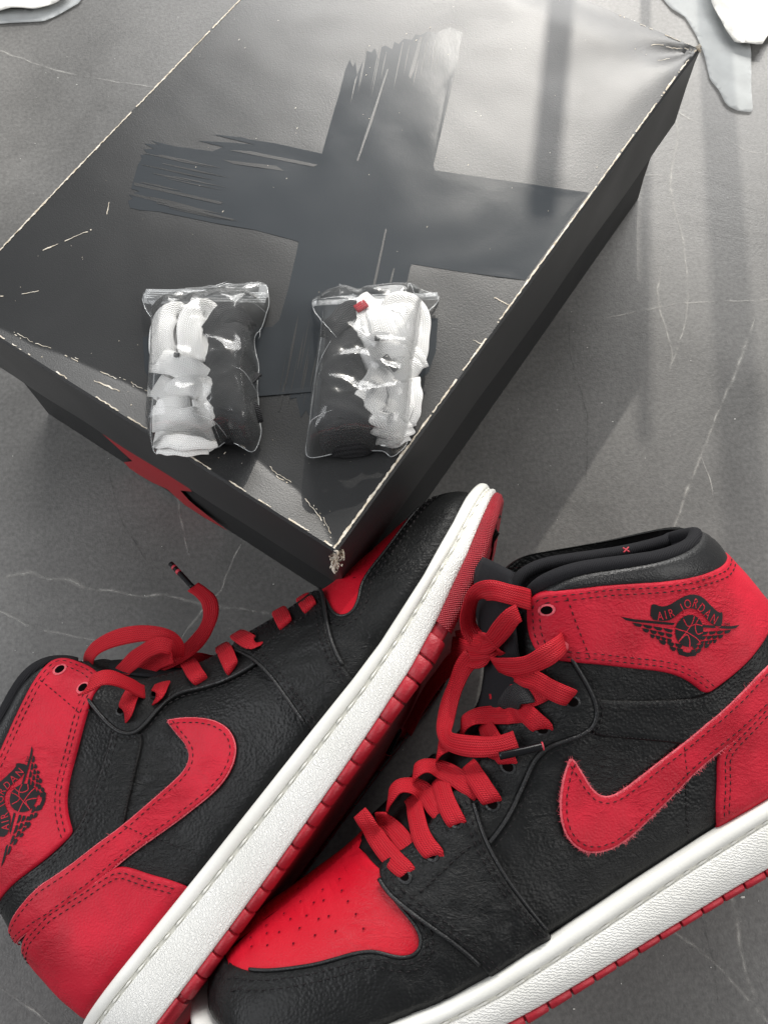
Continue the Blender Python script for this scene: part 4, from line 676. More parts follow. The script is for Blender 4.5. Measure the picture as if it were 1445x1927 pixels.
    fp = np.concatenate([f_top, f_low, [(54, 90), (46, 91.3), (38, 93.3), (30, 95.7), (20, 98), (8, 100.5)], heelpart(101, 130)])
    flo = S.panel('ankle_flap', fp, 2.7, 'red', both=True, base=.6, edge=1.5, amp=.35, label='red leather ankle flap with winged ball logo')
    S.stitch([S.inset(f_top, -2.4), S.inset(f_top, -4.6), S.inset(f_low, -2.4), S.inset(f_low, -4.6), [(97.5, 152), (98.5, 140), (99.5, 124.5)]], 2.8, flo)
    # ---- collar padding
    cp = np.concatenate([coll[:-2], [(106, 156)], [(100, 153), (80, 146), (64, 139.5), (47, 133), (29, 128), (19, 127)], heelpart(127, 144)])
    S.panel('collar_padding', cp, 1.6, 'black_smooth', both=True, base=-1, edge=3.5, amp=.5, bulge=1.6, label='padded black leather collar')
    # ---- eyestays
    pipe = [(105.5, 127), (104.8, 118), (104.5, 110), (105.5, 103), (109, 98.3), (115, 97), (122, 97.3), (129, 97.3), (136, 94.5), (142, 89.3), (148, 84.6), (155, 80), (162, 76.5), (168.5, 74)]
    thr = [(172, 91.6), (164, 94.6), (152, 100.2), (143, 105), (138, 109.3), (128, 116), (120, 123), (115, 129)]
    ue = np.concatenate([pipe, [(171, 78), (172, 86)], thr])
    ueo = S.panel('upper_eyestay', ue, 2.0, 'black', amp=.4, base=-.3, label='black leather lace panel')
    S.panel('upper_eyestay', ue, 2.0, 'black', amp=.4, base=-.3, medial=True, step=5)
    S.piping('piping', pipe, 1.9, .95, 'black_smooth', ueo)
    S.stitch([S.inset(thr, 2.2)], 2.1, ueo); S.stitch([S.inset(pipe, -2.3)], 2.1, ueo)
    s2 = [(208.5, 79), (212, 77.3), (213.2, 74.5), (212.3, 71), (209.3, 66.6), (204.5, 60.5), (199, 53), (194.5, 45), (191.5, 36), (190, 27)]
    s1 = [(160.5, 26), (161.5, 33), (163.7, 41), (166.7, 53), (168.6, 63), (169, 73), (168, 80), (166, 87), (165.6, 90), (168, 92.6)]
    ve = np.concatenate([s2, s1, [(172, 92), (184, 86.4), (194, 82.2), (203, 80)]])
    def creaseV(v):
        return np.array([-(1-abs(nz((b*.9+a*.35)*.17, a*.045, S.seed)*1.9))**3*np.exp(-((b-55)/19)**2)*(.5 if A else 1.15) if abs(nz((b*.9+a*.35)*.17, a*.045, S.seed)*1.9) < 1 else 0 for a, b in v])
    veo = S.panel('forefoot_eyestay', ve, 3.6, 'black', amp=.45, base=.8, step=1.7, creases=creaseV, label='black creased leather forefoot lace panel')
    S.panel('forefoot_eyestay', ve, 3.6, 'black', amp=.45, base=.8, medial=True, step=5)
    S.stitch([S.inset(s2, -2.2), S.inset(s2, -4.4), S.inset(s1, -2.2), S.inset(s1, -4.4), D['vstitch'], [(172, 89.5), (184, 84), (194, 79.8), (203, 77.5)]], 3.75, veo, high=.6, wid=.8); S.piping('rolled_edge', s2[2:-2]+[(192.6, 40)], 3.3, .9, 'black_smooth', veo); S.piping('rolled_edge', [(162.8, 38)]+s1[2:-2], 3.3, .8, 'black_smooth', veo)
    # ---- eyelets
    holes = [(105.5, 149, 3.0), (107, 133, 3.0), (112.5, 110.5, 2.4), (127.5, 104, 2.4), (146.5, 94.5, 2.4), (159.5, 85, 2.4), (175.5, 84, 4.0), (190, 77.5, 4.0), (203.5, 74, 4.0)]
    for x, z, o_ in holes:
        q = [(x+2.0*math.cos(t), z+1.8*math.sin(t)) for t in np.linspace(0, 2*math.pi, 14, endpoint=False)]; q2 = [(x+2.9*math.cos(t), z+2.6*math.sin(t)) for t in np.linspace(0, 2*math.pi, 14, endpoint=False)]
        P, G = surf(np.array(q+q2), np.r_[np.full(14, o_+.15), np.full(14, o_-.1)]); par = flo if z > 130 else (ueo if x < 165 else veo)
        mesh_obj('eyelet', S.w(P[:14]), [list(range(14))], M['hole'], par)
        mesh_obj('eyelet_rim', S.w(P), [[i, (i+1) % 14, 14+(i+1) % 14, 14+i] for i in range(14)], M['suede' if z > 130 else 'black_smooth'], par)
    # ---- collar roll, lining, tongue
    lat = resample(chaikin([(114, 150), (112, 154), (107, 158.5), (100, 160.2), (90, 159.5), (78, 156), (61, 150.5), (48, 147.5), (35, 145.5), (26, 145.5)], 2, False), 3)
    P, G = surf(lat, np.full(len(lat), -2.2)); Pm = P[::-1]*np.array([1, -.25, 1])-np.array([0, 0, 3.])*np.clip(np.abs(P[::-1][:, 1:2])/20, 0, 1); loop = np.concatenate([P, Pm[1:]]); 
    tube('collar_roll', S.w(loop), .0031, M['knit'], e, k=12, step=.0025)
    V = []; F = []; n = len(loop)
    for k, (dz, sc) in enumerate(((0, .97), (-6, .90), (-18, .86), (-40, .84), (-62, .82))):
        c0 = np.array([72, 0, 0])
        for q in loop: V.append([c0[0]+(q[0]-c0[0])*sc+(-dz*.12), q[1]*sc, q[2]+dz])
    F = [[k*n+i, k*n+i+1, (k+1)*n+i+1, (k+1)*n+i] for k in range(4) for i in range(n-1)]+[list(range(4*n, 5*n))]
    mesh_obj('lining', S.w(V), F, M['knit'], e)
    # tongue
    pt = [(200, 82), (187, 88.5), (169, 95), (152, 102.5), (140, 113), (131, 126), (124, 138), (114, 147), (104, 152)] if A else [(200, 82), (187, 88.5), (169, 95), (152, 102.5), (140, 114), (132, 127), (128, 140), (124, 154), (119.5, 166), (114, 171)]
    c = resample(catmull(pt, 8), 3.0); T = np.gradient(c, axis=0); T /= np.linalg.norm(T, axis=1)[:, None]; nn = np.stack([T[:, 1], -T[:, 0]], 1); m_ = len(c); V = []; k = 17
    for i in range(m_):
        f_ = i/(m_-1); hw = np.interp(f_, [0, .4, .7, .93, 1], [14, 19, 20, 14, 12] if A else [14, 18, 22, 23, 20]); th = np.interp(f_, [0, .5, .9, 1], [1.5, 2.2, 3.0, 2.4])
        for j in range(k):
            a_ = 2*math.pi*j/k; t = math.cos(a_); back = -7*t*t*(hw/25); o_ = math.sin(a_)*th+back+.5*nz(i*.4, j*.7)
            V.append([c[i][0]+nn[i][0]*o_, t*hw, c[i][1]+nn[i][1]*o_])
    F = [[i*k+j, i*k+(j+1) % k, (i+1)*k+(j+1) % k, (i+1)*k+j] for i in range(m_-1) for j in range(k)]+[list(range(k)), [(m_-1)*k+j for j in range(k)]]
    mesh_obj('tongue', S.w(V), F, M['knit'], e)
    # ---- winged ball print
    cx, cz = 57.5, 117.3; u = np.array([.863, .504]); v = np.array([-.504, .863]); sgn = 1 if A else -1; sc = .0793
    def lg(pts):
        pts = np.asarray(pts, float); return np.array([cx, cz])+np.outer((pts[:, 0]-957)*sgn*sc, u)+np.outer(-(pts[:, 1]-597)*sc, v)
    logo = []
    def lpoly(name, pts, mat, off, step=3.0, dense=True):
        b = np.asarray(pts, float); b = resample(b, 14, True) if dense else b; q = lg(b); gp = hexgrid(q, step); gp = gp[inside(gp, q)]; gp = gp[segdist(gp, q, np.roll(q, -1, 0)) > .6] if len(gp) else gp
        vv, ff = triangulate(q, gp); P, G = surf(vv, np.array([off+.35*(nz(x*.055, z*.055, S.seed)+.5*nz(x*.143, z*.143, S.seed+5)) for x, z in vv])); return P.tolist(), ff
    def add(acc, pf):
        i0 = len(acc[0]); acc[0].extend(pf[0]); acc[1].extend([[i+i0 for i in f] for f in pf[1]])
    banner = [(737, 482), (752, 472), (790, 486), (830, 476), (880, 440), (930, 415), (970, 412), (1015, 425), (1060, 462), (1095, 488), (1120, 500), (1134, 492), (1136, 530), (1132, 568), (1095, 562), (1060, 545), (1030, 515), (1000, 492), (957, 480), (915, 490), (885, 515), (855, 548), (815, 560), (742, 556)]
    banner = chaikin(banner, 1)
    blk = ([], []); add(blk, lpoly('b', banner, 'print', 2.98))
    ball = [(957+76*math.cos(t), 597+76*math.sin(t)*1.08) for t in np.linspace(0, 2*math.pi, 30, endpoint=False)]; add(blk, lpoly('b', ball, 'print', 2.98, dense=False))
    for mir in (1, -1):
        X = (lambda x: x) if mir == 1 else (lambda x: 957+(957-x)*.76 if x < 957 else x)
        fe = [[(585, 556), (660, 562), (875, 562), (868, 575), (655, 576), (615, 572)]]
        for row, (xs, y0, hgt, n) in enumerate(((650, 580, 20, 4), (705, 604, 22, 4), (750, 630, 22, 4), (800, 656, 24, 3), (860, 684, 24, 2))):
            xe = 872 if row < 3 else 905+row*8
            for i in range(n):
                a0 = xs+(xe-xs)*i/n; a1 = xs+(xe-xs)*(i+1)/n-7; yo = y0+i*4.5
                fe.append([(a0, yo), (a1, yo+3), (a1+4, yo+hgt*.55), (a1-4, yo+hgt), (a0+(a1-a0)*.55, yo+hgt*.92), (a0+(a1-a0)*.2, yo+hgt*.6)])
        for p_ in fe: add(blk, lpoly('b', [(X(x), y) for x, y in p_], 'print', 2.98, dense=False))
    add(blk, lpoly('b', [(900, 697), (957, 708), (1014, 697), (1000, 722), (957, 730), (914, 722)], 'print', 2.98, dense=False))
    lo = mesh_obj('winged_ball_print', S.w(blk[0]), blk[1], M['print'], flo)
    lo['label'] = 'black winged basketball print reading AIR JORDAN'
    red = ([], [])
    def strokes(pts, w=5):
        pts = resample(catmull(pts, 6), 8); T = np.gradient(pts, axis=0); T /= np.linalg.norm(T, axis=1)[:, None]+1e-9; s_ = np.stack([-T[:, 1], T[:, 0]], 1)*w/2
        q = lg(np.concatenate([pts-s_, pts+s_])); P, G = surf(q, np.array([3.06+.35*(nz(x*.055, z*.055, S.seed)+.5*nz(x*.143, z*.143, S.seed+5)) for x, z in q])); n = len(pts); add(red, (P.tolist(), [[i, i+1, n+i+1, n+i] for i in range(n-1)]))
    strokes([(905, 655), (935, 610), (965, 560), (975, 520)]); strokes([(880, 590), (935, 603), (990, 628), (1020, 650)]); strokes([(915, 540), (945, 575), (985, 562), (1025, 566)]); strokes([(905, 655), (940, 618), (958, 640), (965, 678)])
    strokes([(1000, 530), (985, 570), (1000, 610), (1030, 600)])
    # lettering
    arc = [(770, 540), (815, 528), (860, 508), (905, 480), (930, 462), (957, 455), (985, 462), (1010, 480), (1050, 508), (1095, 535), (1130, 545)]
    ac = resample(catmull(arc, 8), 1.0); chars = 'AIR JORDAN'; pos = [0.055, .13, .205, .30, .355, .445, .555, .665, .775, .89]
    if True:
        for ch, t in zip(chars, pos):
            if ch == ' ': continue
            fc = bpy.data.curves.new('glyph', 'FONT'); fc.body = ch; fc.size = 1; fc.align_x = 'CENTER'; fc.resolution_u = 3; go = bpy.data.objects.new('glyph', fc); link(go)
            me = bpy.data.meshes.new_from_object(go.evaluated_get(bpy.context.evaluated_depsgraph_get())); vv = np.array([tuple(q.co) for q in me.vertices]); ff = [list(q.vertices) for q in me.polygons]
            bpy.data.objects.remove(go); bpy.data.curves.remove(fc); bpy.data.meshes.remove(me)
            i = int(t*(len(ac)-1)); p0 = ac[i]; tg = ac[min(i+8, len(ac)-1)]-ac[max(i-8, 0)]; tg /= np.linalg.norm(tg); up_ = np.array([tg[1], -tg[0]]); hgt = 62
            px = p0+np.outer(vv[:, 0]*hgt*.78, tg)+np.outer((vv[:, 1]-.35)*hgt*1.05, up_)+np.array([0, -2])
            q = lg(px); P, G = surf(q, np.array([3.07+.35*(nz(x*.055, z*.055, S.seed)+.5*nz(x*.143, z*.143, S.seed+5)) for x, z in q])); add(red, (P.tolist(), ff))
    mesh_obj('print_lines', S.w(red[0]), red[1], M['red'], lo)
    # TM mark
    tm = ([], [])
    for ch, xo in (('T', 1152), ('M', 1170)):
        fc = bpy.data.curves.new('glyph', 'FONT'); fc.body = ch; fc.align_x = 'CENTER'; go = bpy.data.objects.new('glyph', fc); link(go)
        me = bpy.data.meshes.new_from_object(go.evaluated_get(bpy.context.evaluated_depsgraph_get())); vv = np.array([tuple(q.co) for q in me.vertices]); ff = [list(q.vertices) for q in me.polygons]
        bpy.data.objects.remove(go); bpy.data.curves.remove(fc); bpy.data.meshes.remove(me)
        q = lg(np.stack([xo+vv[:, 0]*26, 566-vv[:, 1]*28], 1)); P, G = surf(q, np.full(len(q), 3.1)); add(tm, (P.tolist(), ff))
    mesh_obj('trademark_letters', S.w(tm[0]), tm[1], M['print'], lo)

    # ---- sole
    xs = [-6.5, -5.5, -2, 4, 12, 24, 40, 80, 120, 160, 200, 240, 262, 278, 290, 300, 306, 309.5, 311]
    hw = [0, 9, 19, 28, 34.5, 39.5, 42, 43, 47, 52, 56, 56, 53, 48, 41, 32, 22, 10, 0]
    half = np.array(list(zip(xs, hw)), float); loop = np.concatenate([half, half[::-1][1:-1]*np.array([1, -1])]); per = resample(chaikin(loop, 3), 2.4, True)
    T = np.roll(per, -1, 0)-np.roll(per, 1, 0); T /= np.linalg.norm(T, axis=1)[:, None]; ar = .5*np.sum(per[:, 0]*np.roll(per[:, 1], -1)-np.roll(per[:, 0], -1)*per[:, 1]); NO = np.stack([T[:, 1], -T[:, 0]], 1)*(1 if ar > 0 else -1)
    Lp = np.r_[0, np.cumsum(np.linalg.norm(np.diff(per, axis=0), axis=1))]; np_ = len(per)
    def loft(name, prof, mat, parent, cap=False, sel=None):
        """prof: list of functions/pairs (inset, z(x))"""
        V = []; UV = []; idx = range(np_)
        for (ins, zf) in prof:
            for i in idx:
                q = per[i]-NO[i]*ins; z = zf(per[i][0]); V.append((q[0], q[1], z)); UV.append((Lp[i], z))
        n = np_; F = [[a*n+i, a*n+(i+1) % n, (a+1)*n+(i+1) % n, (a+1)*n+i] for a in range(len(prof)-1) for i in range(n) if sel is None or (sel[i] and sel[(i+1) % n])]
        if cap: F.append(list(range(n)))
        return mesh_obj(name, S.w(V), F, M[mat], parent, uv=UV)
    mids = loft('midsole', [(4, lambda x: whitebot(x)-.5), (.6, lambda x: whitebot(x)), (.0, lambda x: whitebot(x)+1.2), (-.35, lambda x: whitebot(x)*.6+groove(x)*.4), (-.1, lambda x: groove(x)-1.6), (.35, lambda x: groove(x)-1.1), (2.4, lambda x: groove(x)-1.0), (6, lambda x: groove(x)-1)], 'white_tex', e)
    mids['label'] = 'white rubber midsole with grained side wall'
    loft('stitch_channel', [(1.5, lambda x: groove(x)-1.4), (1.3, lambda x: groove(x)+1.2)], 'groove', mids)
    loft('foxing_rim', [(3, lambda x: groove(x)+.9), (.9, lambda x: groove(x)+.8), (.2, lambda x: groove(x)+1.5), (-.1, lambda x: groove(x)*.5+rimtop(x)*.5), (.35, lambda x: rimtop(x)-1.3), (1.1, lambda x: rimtop(x)-.4), (2.2, lambda x: rimtop(x)), (6.5, lambda x: rimtop(x)-.6), (11, lambda x: rimtop(x)-3)], 'white', mids)
    V = []; F = []; t = 0
    while t < Lp[-1]-8:
        ii = [np.interp(t+q, Lp, np.arange(np_)) for q in (0, 3.2, 6.4)]; pts = []
        for f_ in ii:
            i = int(f_); q = per[i]-NO[i]*.95; pts.append(np.array([q[0], q[1], groove(per[i][0])-.05]))
        n = np.array([*NO[int(ii[1])], 0]); i0 = len(V); up_ = np.array([0, 0, .55])
        V += [pts[0]-n*.5, pts[2]-n*.5, pts[1]+up_, pts[1]-up_, pts[1]+n*.45, pts[0]*.6+pts[1]*.4+n*.35, pts[2]*.6+pts[1]*.4+n*.35]
        F += [[i0, i0+2, i0+5], [i0+2, i0+4, i0+5], [i0+2, i0+6, i0+4], [i0+2, i0+1, i0+6], [i0, i0+5, i0+3], [i0+5, i0+4, i0+3], [i0+4, i0+6, i0+3], [i0+6, i0+1, i0+3]]; t += 8.2
    mesh_obj('sole_stitching', S.w(V), F, M['wthread'], mids)
    outs = loft('outsole', [(5, lambda x: redbot(x)+1.2), (2.6, lambda x: redbot(x)+1.0), (1.9, lambda x: redbot(x)+2.2), (1.7, lambda x: whitebot(x)-.1), (4, lambda x: whitebot(x))], 'sole_red', e, cap=True)
    outs['label'] = 'red rubber outsole'
    # continuous toe and heel wraps
    px = per[:, 0]
    for nm, sel, mt in (('toe_wrap', px > 231.5, 'toe_red'), ('heel_wrap', px < 44, 'sole_red')):
        loft(nm, [(7, lambda x: redbot(x)-.4), (3.2, lambda x: redbot(x)-.3), (1.0, lambda x: redbot(x)+1.0), (.15, lambda x: redbot(x)+2.6), (-.25, lambda x: (redbot(x)+whitebot(x))/2), (.1, lambda x: whitebot(x)-.6), (.9, lambda x: whitebot(x)-.1), (3, lambda x: whitebot(x))], mt, outs, sel=sel)
    # tread blocks along both sides
    for sy in (1, -1):
        side = [i for i in range(np_) if per[i][1]*sy > 5 and 42 < per[i][0] < 233]; side.sort(key=lambda i: per[i][0]); sx = per[side]; sn = NO[side]
        xb = np.arange(45.6, 231, 10.72)
        for b0, b1 in zip(xb[:-1], xb[1:]):
            a0, a1 = b0+.5, b1-.5; V = []; ux = np.array([a0, a0+.35, (a0+a1)/2, a1-.35, a1]); kk = [.4, 0, 0, 0, .4]
            prof = [(7, lambda x: redbot(x)-.5), (2.6, lambda x: redbot(x)-.4), (.8, lambda x: redbot(x)+.6), (-.05, lambda x: redbot(x)+1.9), (0, lambda x: whitebot(x)-1.2), (.8, lambda x: whitebot(x)-.25), (5, lambda x: whitebot(x)-.2)]
            for x, kx in zip(ux, kk):
                y = np.interp(x, sx[:, 0], sx[:, 1]); n = np.array([np.interp(x, sx[:, 0], sn[:, 0]), np.interp(x, sx[:, 0], sn[:, 1])])
                for ins, zf in prof: V.append((x-n[0]*(ins+kx), y-n[1]*(ins+kx), zf(x)+(kx*.6 if zf(x) < redbot(x)+1 else -kx*.4)))
            k = len(prof); F = [[i*k+j, i*k+j+1, (i+1)*k+j+1, (i+1)*k+j] for i in range(4) for j in range(k-1)]+[list(range(k)), [4*k+j for j in range(k)]]
            mesh_obj('tread_block', S.w(V), F, M['sole_red'], outs)
    return dict(upper=shell, flap=flo)

RA = Shoe(R(46.2), R(90), R(5.1), (-.1242, -.0743, .0362), 1, 'high_top_sneaker', 'red and black high-top sneaker on its side, toe against the shoe box', 'pair of high-top sneakers')
LF = Shoe(R(-158.6), R(61.8), 0, (.205, .0258, .0443), -1, 'high_top_sneaker', 'red and black high-top sneaker with loosened laces and open collar, toe under the other sole', 'pair of high-top sneakers')
build_shoe(RA, 1); build_shoe(LF, 0)

# ------------------------------------------------------------------ laces
def lace_set(S, on, free, W_, up_free):
    nrm_l = S.wdir(np.array([0, .75, .66]))
    for i, pts in enumerate(on):
        p = np.array(pts)/1000; dv_ = p[-1]-p[-3]; p[-1] = p[-1]+dv_/np.linalg.norm(dv_)*.0014
        loc = (p-S.loc)@S.B.T*1000; _, G = surf(np.column_stack([loc[:, 0], loc[:, 2]]), np.zeros(len(loc))); Gn = G.copy(); Gn[:, 1] = np.maximum(Gn[:, 1], .25); Gn /= np.linalg.norm(Gn, axis=1)[:, None]
        ribbon('lace_strand', p, W_, .0010, M['lace_red'], S.e, S.wdir(Gn), uv0=i*3.1, taper=[.8, 1, 1, 1, 1, .95, .55])
    for i, (pts, nr, tw) in enumerate(free):
        ribbon('lace_strand', np.array(pts)/1000, W_, .0010, M['lace_red'], S.e, np.array(nr, float), uv0=i*5.3+40, twist=tw)
FB = D['laceB_free']; upn = (-.25, -.35, .9)
lace_set(LF, D['laceB'], [(FB[0], [(.1, -.3, .9), (-.2, -.5, .85), (-.3, -.6, .75)], None), (FB[1], [(0, .2, 1), (-.2, -.6, .7), (-.5, -.3, .8)], [30, 10, 0, 50, 60, 20]), (FB[2], upn, [0, 15, -10, -20]), (FB[3], upn, [10, 0, 0]), (FB[4], upn, None), (FB[5], upn, [40, 20, 0]), (FB[6], (-.5, -.3, .8), [0, -20, -30]), (FB[7], upn, [0, -25, -20, 0, 20, 10])], .0084, upn)
def aglet(name, pts, rad, S, stripes=True):
    o = tube(name, np.array(pts)/1000, rad, M['aglet'], S.e, k=10, step=.001)
    p = np.array(pts)/1000; d = p[-1]-p[0]; L = np.linalg.norm(d); d /= L
    for t in ((.60, .68), (.80, .86)) if stripes else ((.985, 1.02),): tube('aglet_band', np.array([p[0]+d*L*t[0], p[0]+d*L*(t[0]+t[1])/2, p[0]+d*L*t[1]]), rad*1.06, M['aglet_red'], o, k=10, step=.0006)
xm = np.array(D['xmark'][0])/1000
for dx, dy in ((.0013, .0011), (.0013, -.0011)): tube('red_cross_stitch', [xm-np.array([dx, dy, 0]), xm, xm+np.array([dx, dy, 0])], .0004, M['aglet_red'], LF.e, k=6, step=.0005)
aglet('aglet', D['agB1'], .0017, LF, False); aglet('aglet', D['agB2'], .0017, LF, False)
ribbon('tongue_loop', np.array(D['loopB'])/1000, .0105, .0014, M['lace_black'], LF.e, LF.wdir(np.array([0, .7, .7])))
FA = D['laceA_free']; un = (.1, -.2, 1)
lace_set(RA, D['laceA'], [(FA[0], [(.2, .5, .8), (.1, .3, 1), (.3, .2, .9)], None), (FA[1], un, [50, 10, 0, 20, 40]), (FA[2], un, [10, 0, -10]), (FA[3], un, [0, 10]), (FA[4], un, [10, 0]), (FA[5], un, [0, 20]), (FA[6], un, [60, 30]), (FA[7], (.3, .0, .95), [0, 15, 25, 10, -10])], .0080, un)
aglet('aglet', D['agA'], .0015, RA, True)

# ------------------------------------------------------------------ zip bags and the spare laces inside
BAGLAB = ['zip bag of spare laces, white ones beside its hanging corner over the box edge', 'zip bag of spare laces, white ones tied with a grey-tipped knot']
def pillow(name, poly, zb, H, rad, mat, parent=None, step=.003, namp=.15, nf=120, seed=0, chk=2, extra=None, smooth=True):
    b = resample(chaikin(np.array(poly)[:, :2]/1000, chk), .002, True); pts = hexgrid(b, step); pts = pts[inside(pts, b)]; d = segdist(pts, b, np.roll(b, -1, 0)); pts = pts[d > step*.35]
    v, f = triangulate(b, pts); d = segdist(v, b, np.roll(b, -1, 0)); pr = np.sqrt(np.clip(1-(1-np.clip(d/rad, 0, 1))**2, 0, 1))
    z = H*pr*(1+namp*np.array([nz(x*nf, y*nf, seed)+.4*nz(x*nf*2.7, y*nf*2.7, seed+2) for x, y in v]))
    if extra is not None: z = z+extra(v, pr)
    V = np.column_stack([v, zb+np.maximum(z, 0)]); n0 = len(V); low = np.column_stack([v, np.full(len(v), zb-.0002)]); faces = [list(x) for x in f]
    F = faces+[[i+n0 for i in x][::-1] for x in faces]+[[b2, a, a+n0, b2+n0] for a, b2 in boundary_loops(faces)]
    return V, low, F, faces
def lid_top_at(x, y):
    p = np.array([x, y])-BN; a, b = p@AV*1000, p@BV*1000
    return HB+float(lidz(np.array([np.clip(a, 0, 350)]), np.array([np.clip(b, 0, 237)]))[0])/1000
def bundle(name, label, cat, poly, H, mat, seed, group, namp=.16):
    c = np.mean(np.array(poly)[:, :2], 0)/1000; zt = HB-.0008; t = thing(name, label, cat, (c[0], c[1], zt), group)
    V, low, F, _ = pillow(name, poly, zt+.0006, H, .012, mat, seed=seed, namp=namp, nf=90)
    a = np.concatenate([V, low]); uv = [(p[0]*1000, p[1]*1000) for p in a]
    mesh_obj('lace_core', a, F, M[mat], t, uv=uv); return t
def bag(poly, zipp, label, seed, lumps):
    c = np.mean(np.array(poly)[:, :2], 0)/1000; zt = HB-.0012; t = thing('zip_bag', label, 'plastic bag', (c[0], c[1], zt), 'zip bags on the box lid')
    LP = [resample(np.array(l)[:, :2]/1000, .003, True) for l in lumps]
    def extra(v, pr):
        z = np.zeros(len(v))
        for lp in LP:
            ins = inside(v, lp); d = segdist(v, lp, np.roll(lp, -1, 0)); d = np.where(ins, d, -d); z = np.maximum(z, .0180*np.sqrt(np.clip(1-(1-np.clip((d+.008)/.017, 0, 1))**2, 0, 1)))
        r = np.array([.0016*(1-abs(nz(x*30+y*70, y*25-x*55, seed)))**3+.0007*abs(nz(x*90, y*60, seed+4)) for x, y in v])
        return z*np.clip(pr*1.5, 0, 1)+r+.0035*pr
    V, low, F, top = pillow('film', poly, zt+.0018, .003, .012, 'film', step=.0017, namp=.3, nf=70, seed=seed, chk=1, extra=extra)
    fm = mesh_obj('film', V, top, M['film'], t)
    if sum(q.normal.z for q in fm.data.polygons) < 0: fm.data.flip_normals()
    # milky strands imitating highlights on film folds, running in from the border
    r = random.Random(int(seed*10)); bl_ = resample(chaikin(np.array(poly)[:, :2]/1000, 1), .001, True); Vt = V[:, :2]
    for _ in range(9):
        i = r.randrange(len(bl_)); p0 = bl_[i]; dirn = (c-p0); dirn /= np.linalg.norm(dirn); a_ = r.gauss(0, .7); dirn = np.array([dirn[0]*math.cos(a_)-dirn[1]*math.sin(a_), dirn[0]*math.sin(a_)+dirn[1]*math.cos(a_)]); Lf = r.uniform(.005, .02); q = []
        for k in range(5):
            xy = p0+dirn*Lf*k/4+np.array([-dirn[1], dirn[0]])*.0003*math.sin(k*1.3+i); j = np.argmin(((Vt-xy)**2).sum(1)); q.append((xy[0], xy[1], V[j, 2]+.0002))
        tube('fold_highlight', q, .0002, M['milky'], fm, k=4, rads=[.00006, .00022, .00018, .00005], step=.002)
    ed = resample(chaikin(np.array(poly)[:, :2]/1000, 1), .0016, True); e3 = np.column_stack([ed, [zt+.0022+.0006*nz(i*.3, seed) for i in range(len(ed))]])
    ro = tube('film_edge', e3, .00028, M['milky'], t, k=5, closed=True, step=.0016)
    b = resample(np.array(zipp)[:, :2]/1000, .0025, True); pts = hexgrid(b, .0025); pts = pts[inside(pts, b)]; v, f = triangulate(b, pts)
    P = np.column_stack([v, [zt+.0075+.0008*nz(x*60, y*60, seed) for x, y in v]]); zo = mesh_obj('zip_strip', P, f, M['milky'], t)
    n_ = len(zipp); tl = np.array(zipp)[:, :2]/1000; half_ = n_//2
    # ridges of the press seal along the strip
    ctr = tl.mean(0); ax = tl[np.argmax(((tl-ctr)**2).sum(1))]-ctr; ax /= np.linalg.norm(ax); ax = ax if ax[0] > 0 else -ax; pe = np.array([-ax[1], ax[0]]); pr_ = (tl-ctr)@ax; w_ = ((tl-ctr)@pe); L0, L1 = pr_.min()+.001, pr_.max()-.001
    for q in (-.42, -.2, .05, .28, .45):
        hw_ = (w_.max()-w_.min())*.42
        tube('seal_ridge', [(*(ctr+ax*(L0+(L1-L0)*s_)+pe*hw_*q*(1.0)), zt+.0083+.0008*nz(s_*3, q, seed)) for s_ in np.linspace(0, 1, 7)], .00038, M['milky'], zo, k=5, step=.003)
    return t
bag(D['bag1'], D['zip1'], BAGLAB[0], 2.0, [D['blk1'], D['wht1']]); bag(D['bag2'], D['zip2'], BAGLAB[1], 7.0, [D['blk2'], D['wht2']])
k1 = bundle('black_lace_bundle', 'rolled black laces under the bag with a punched hang hole', 'laces', D['blk1'], .0130, 'lace_black', 1.5, 'spare lace bundles', .3)
k2 = bundle('black_lace_bundle', 'rolled black laces beside the red tip in a zip bag', 'laces', D['blk2'], .0130, 'lace_black', 4.5, 'spare lace bundles', .3)
w1 = bundle('white_lace_bundle', 'folded white laces in the bag overhanging the box edge', 'laces', D['wht1'], .008, 'lace_white', 2.5, 'spare lace bundles')
w2 = bundle('white_lace_bundle', 'knotted white laces with a loose end in a zip bag', 'laces', D['wht2'], .008, 'lace_white', 6.5, 'spare lace bundles')
for t, key in ((w1, 'ws1'), (w2, 'ws2')):
    for i, l in enumerate(D[key]): ribbon('lace_fold', np.array(l)/1000-np.array([0, 0, .0022]), .0122, .0014, M['lace_white'], t, np.array([0, -.2, .98]), uv0=i*4.1, twist=[9*math.sin(i*2.1), 7*math.cos(i*1.3), -8*math.sin(i*1.7+1)])
for t, pl, sd in ((k1, D['blk1'], 1), (k2, D['blk2'], 2)):
    b = np.array(pl)[:, :2]/1000; c = b.mean(0); yy = np.linspace(b[:, 1].min()+.012, b[:, 1].max()-.010, 3)
    for i, y in enumerate(yy):
        # horizontal wraps round the roll
        rr_ = resample(b, .001, True); xs_ = rr_[np.abs(rr_[:, 1]-y) < .0015][:, 0]
        if len(xs_) < 2: continue
        x0, x1 = xs_.min(), xs_.max(); zt = HB+.0005
        pts = [(x0+(x1-x0)*(.5-.40*math.cos(a)), y+.004*nz(i, a, sd)+.006*math.sin(a*1.3+i*2.2), zt+.0005+.0128*math.sin(a)**.6) for a in np.linspace(.12, math.pi-.12, 9)]
        ribbon('lace_wrap', pts, .0108, .0016, M['lace_black'], t, np.array([0, -.1, 1.0]), uv0=i*2.7, twist=[8*math.sin(i*2+sd), 10*math.cos(i+sd)])
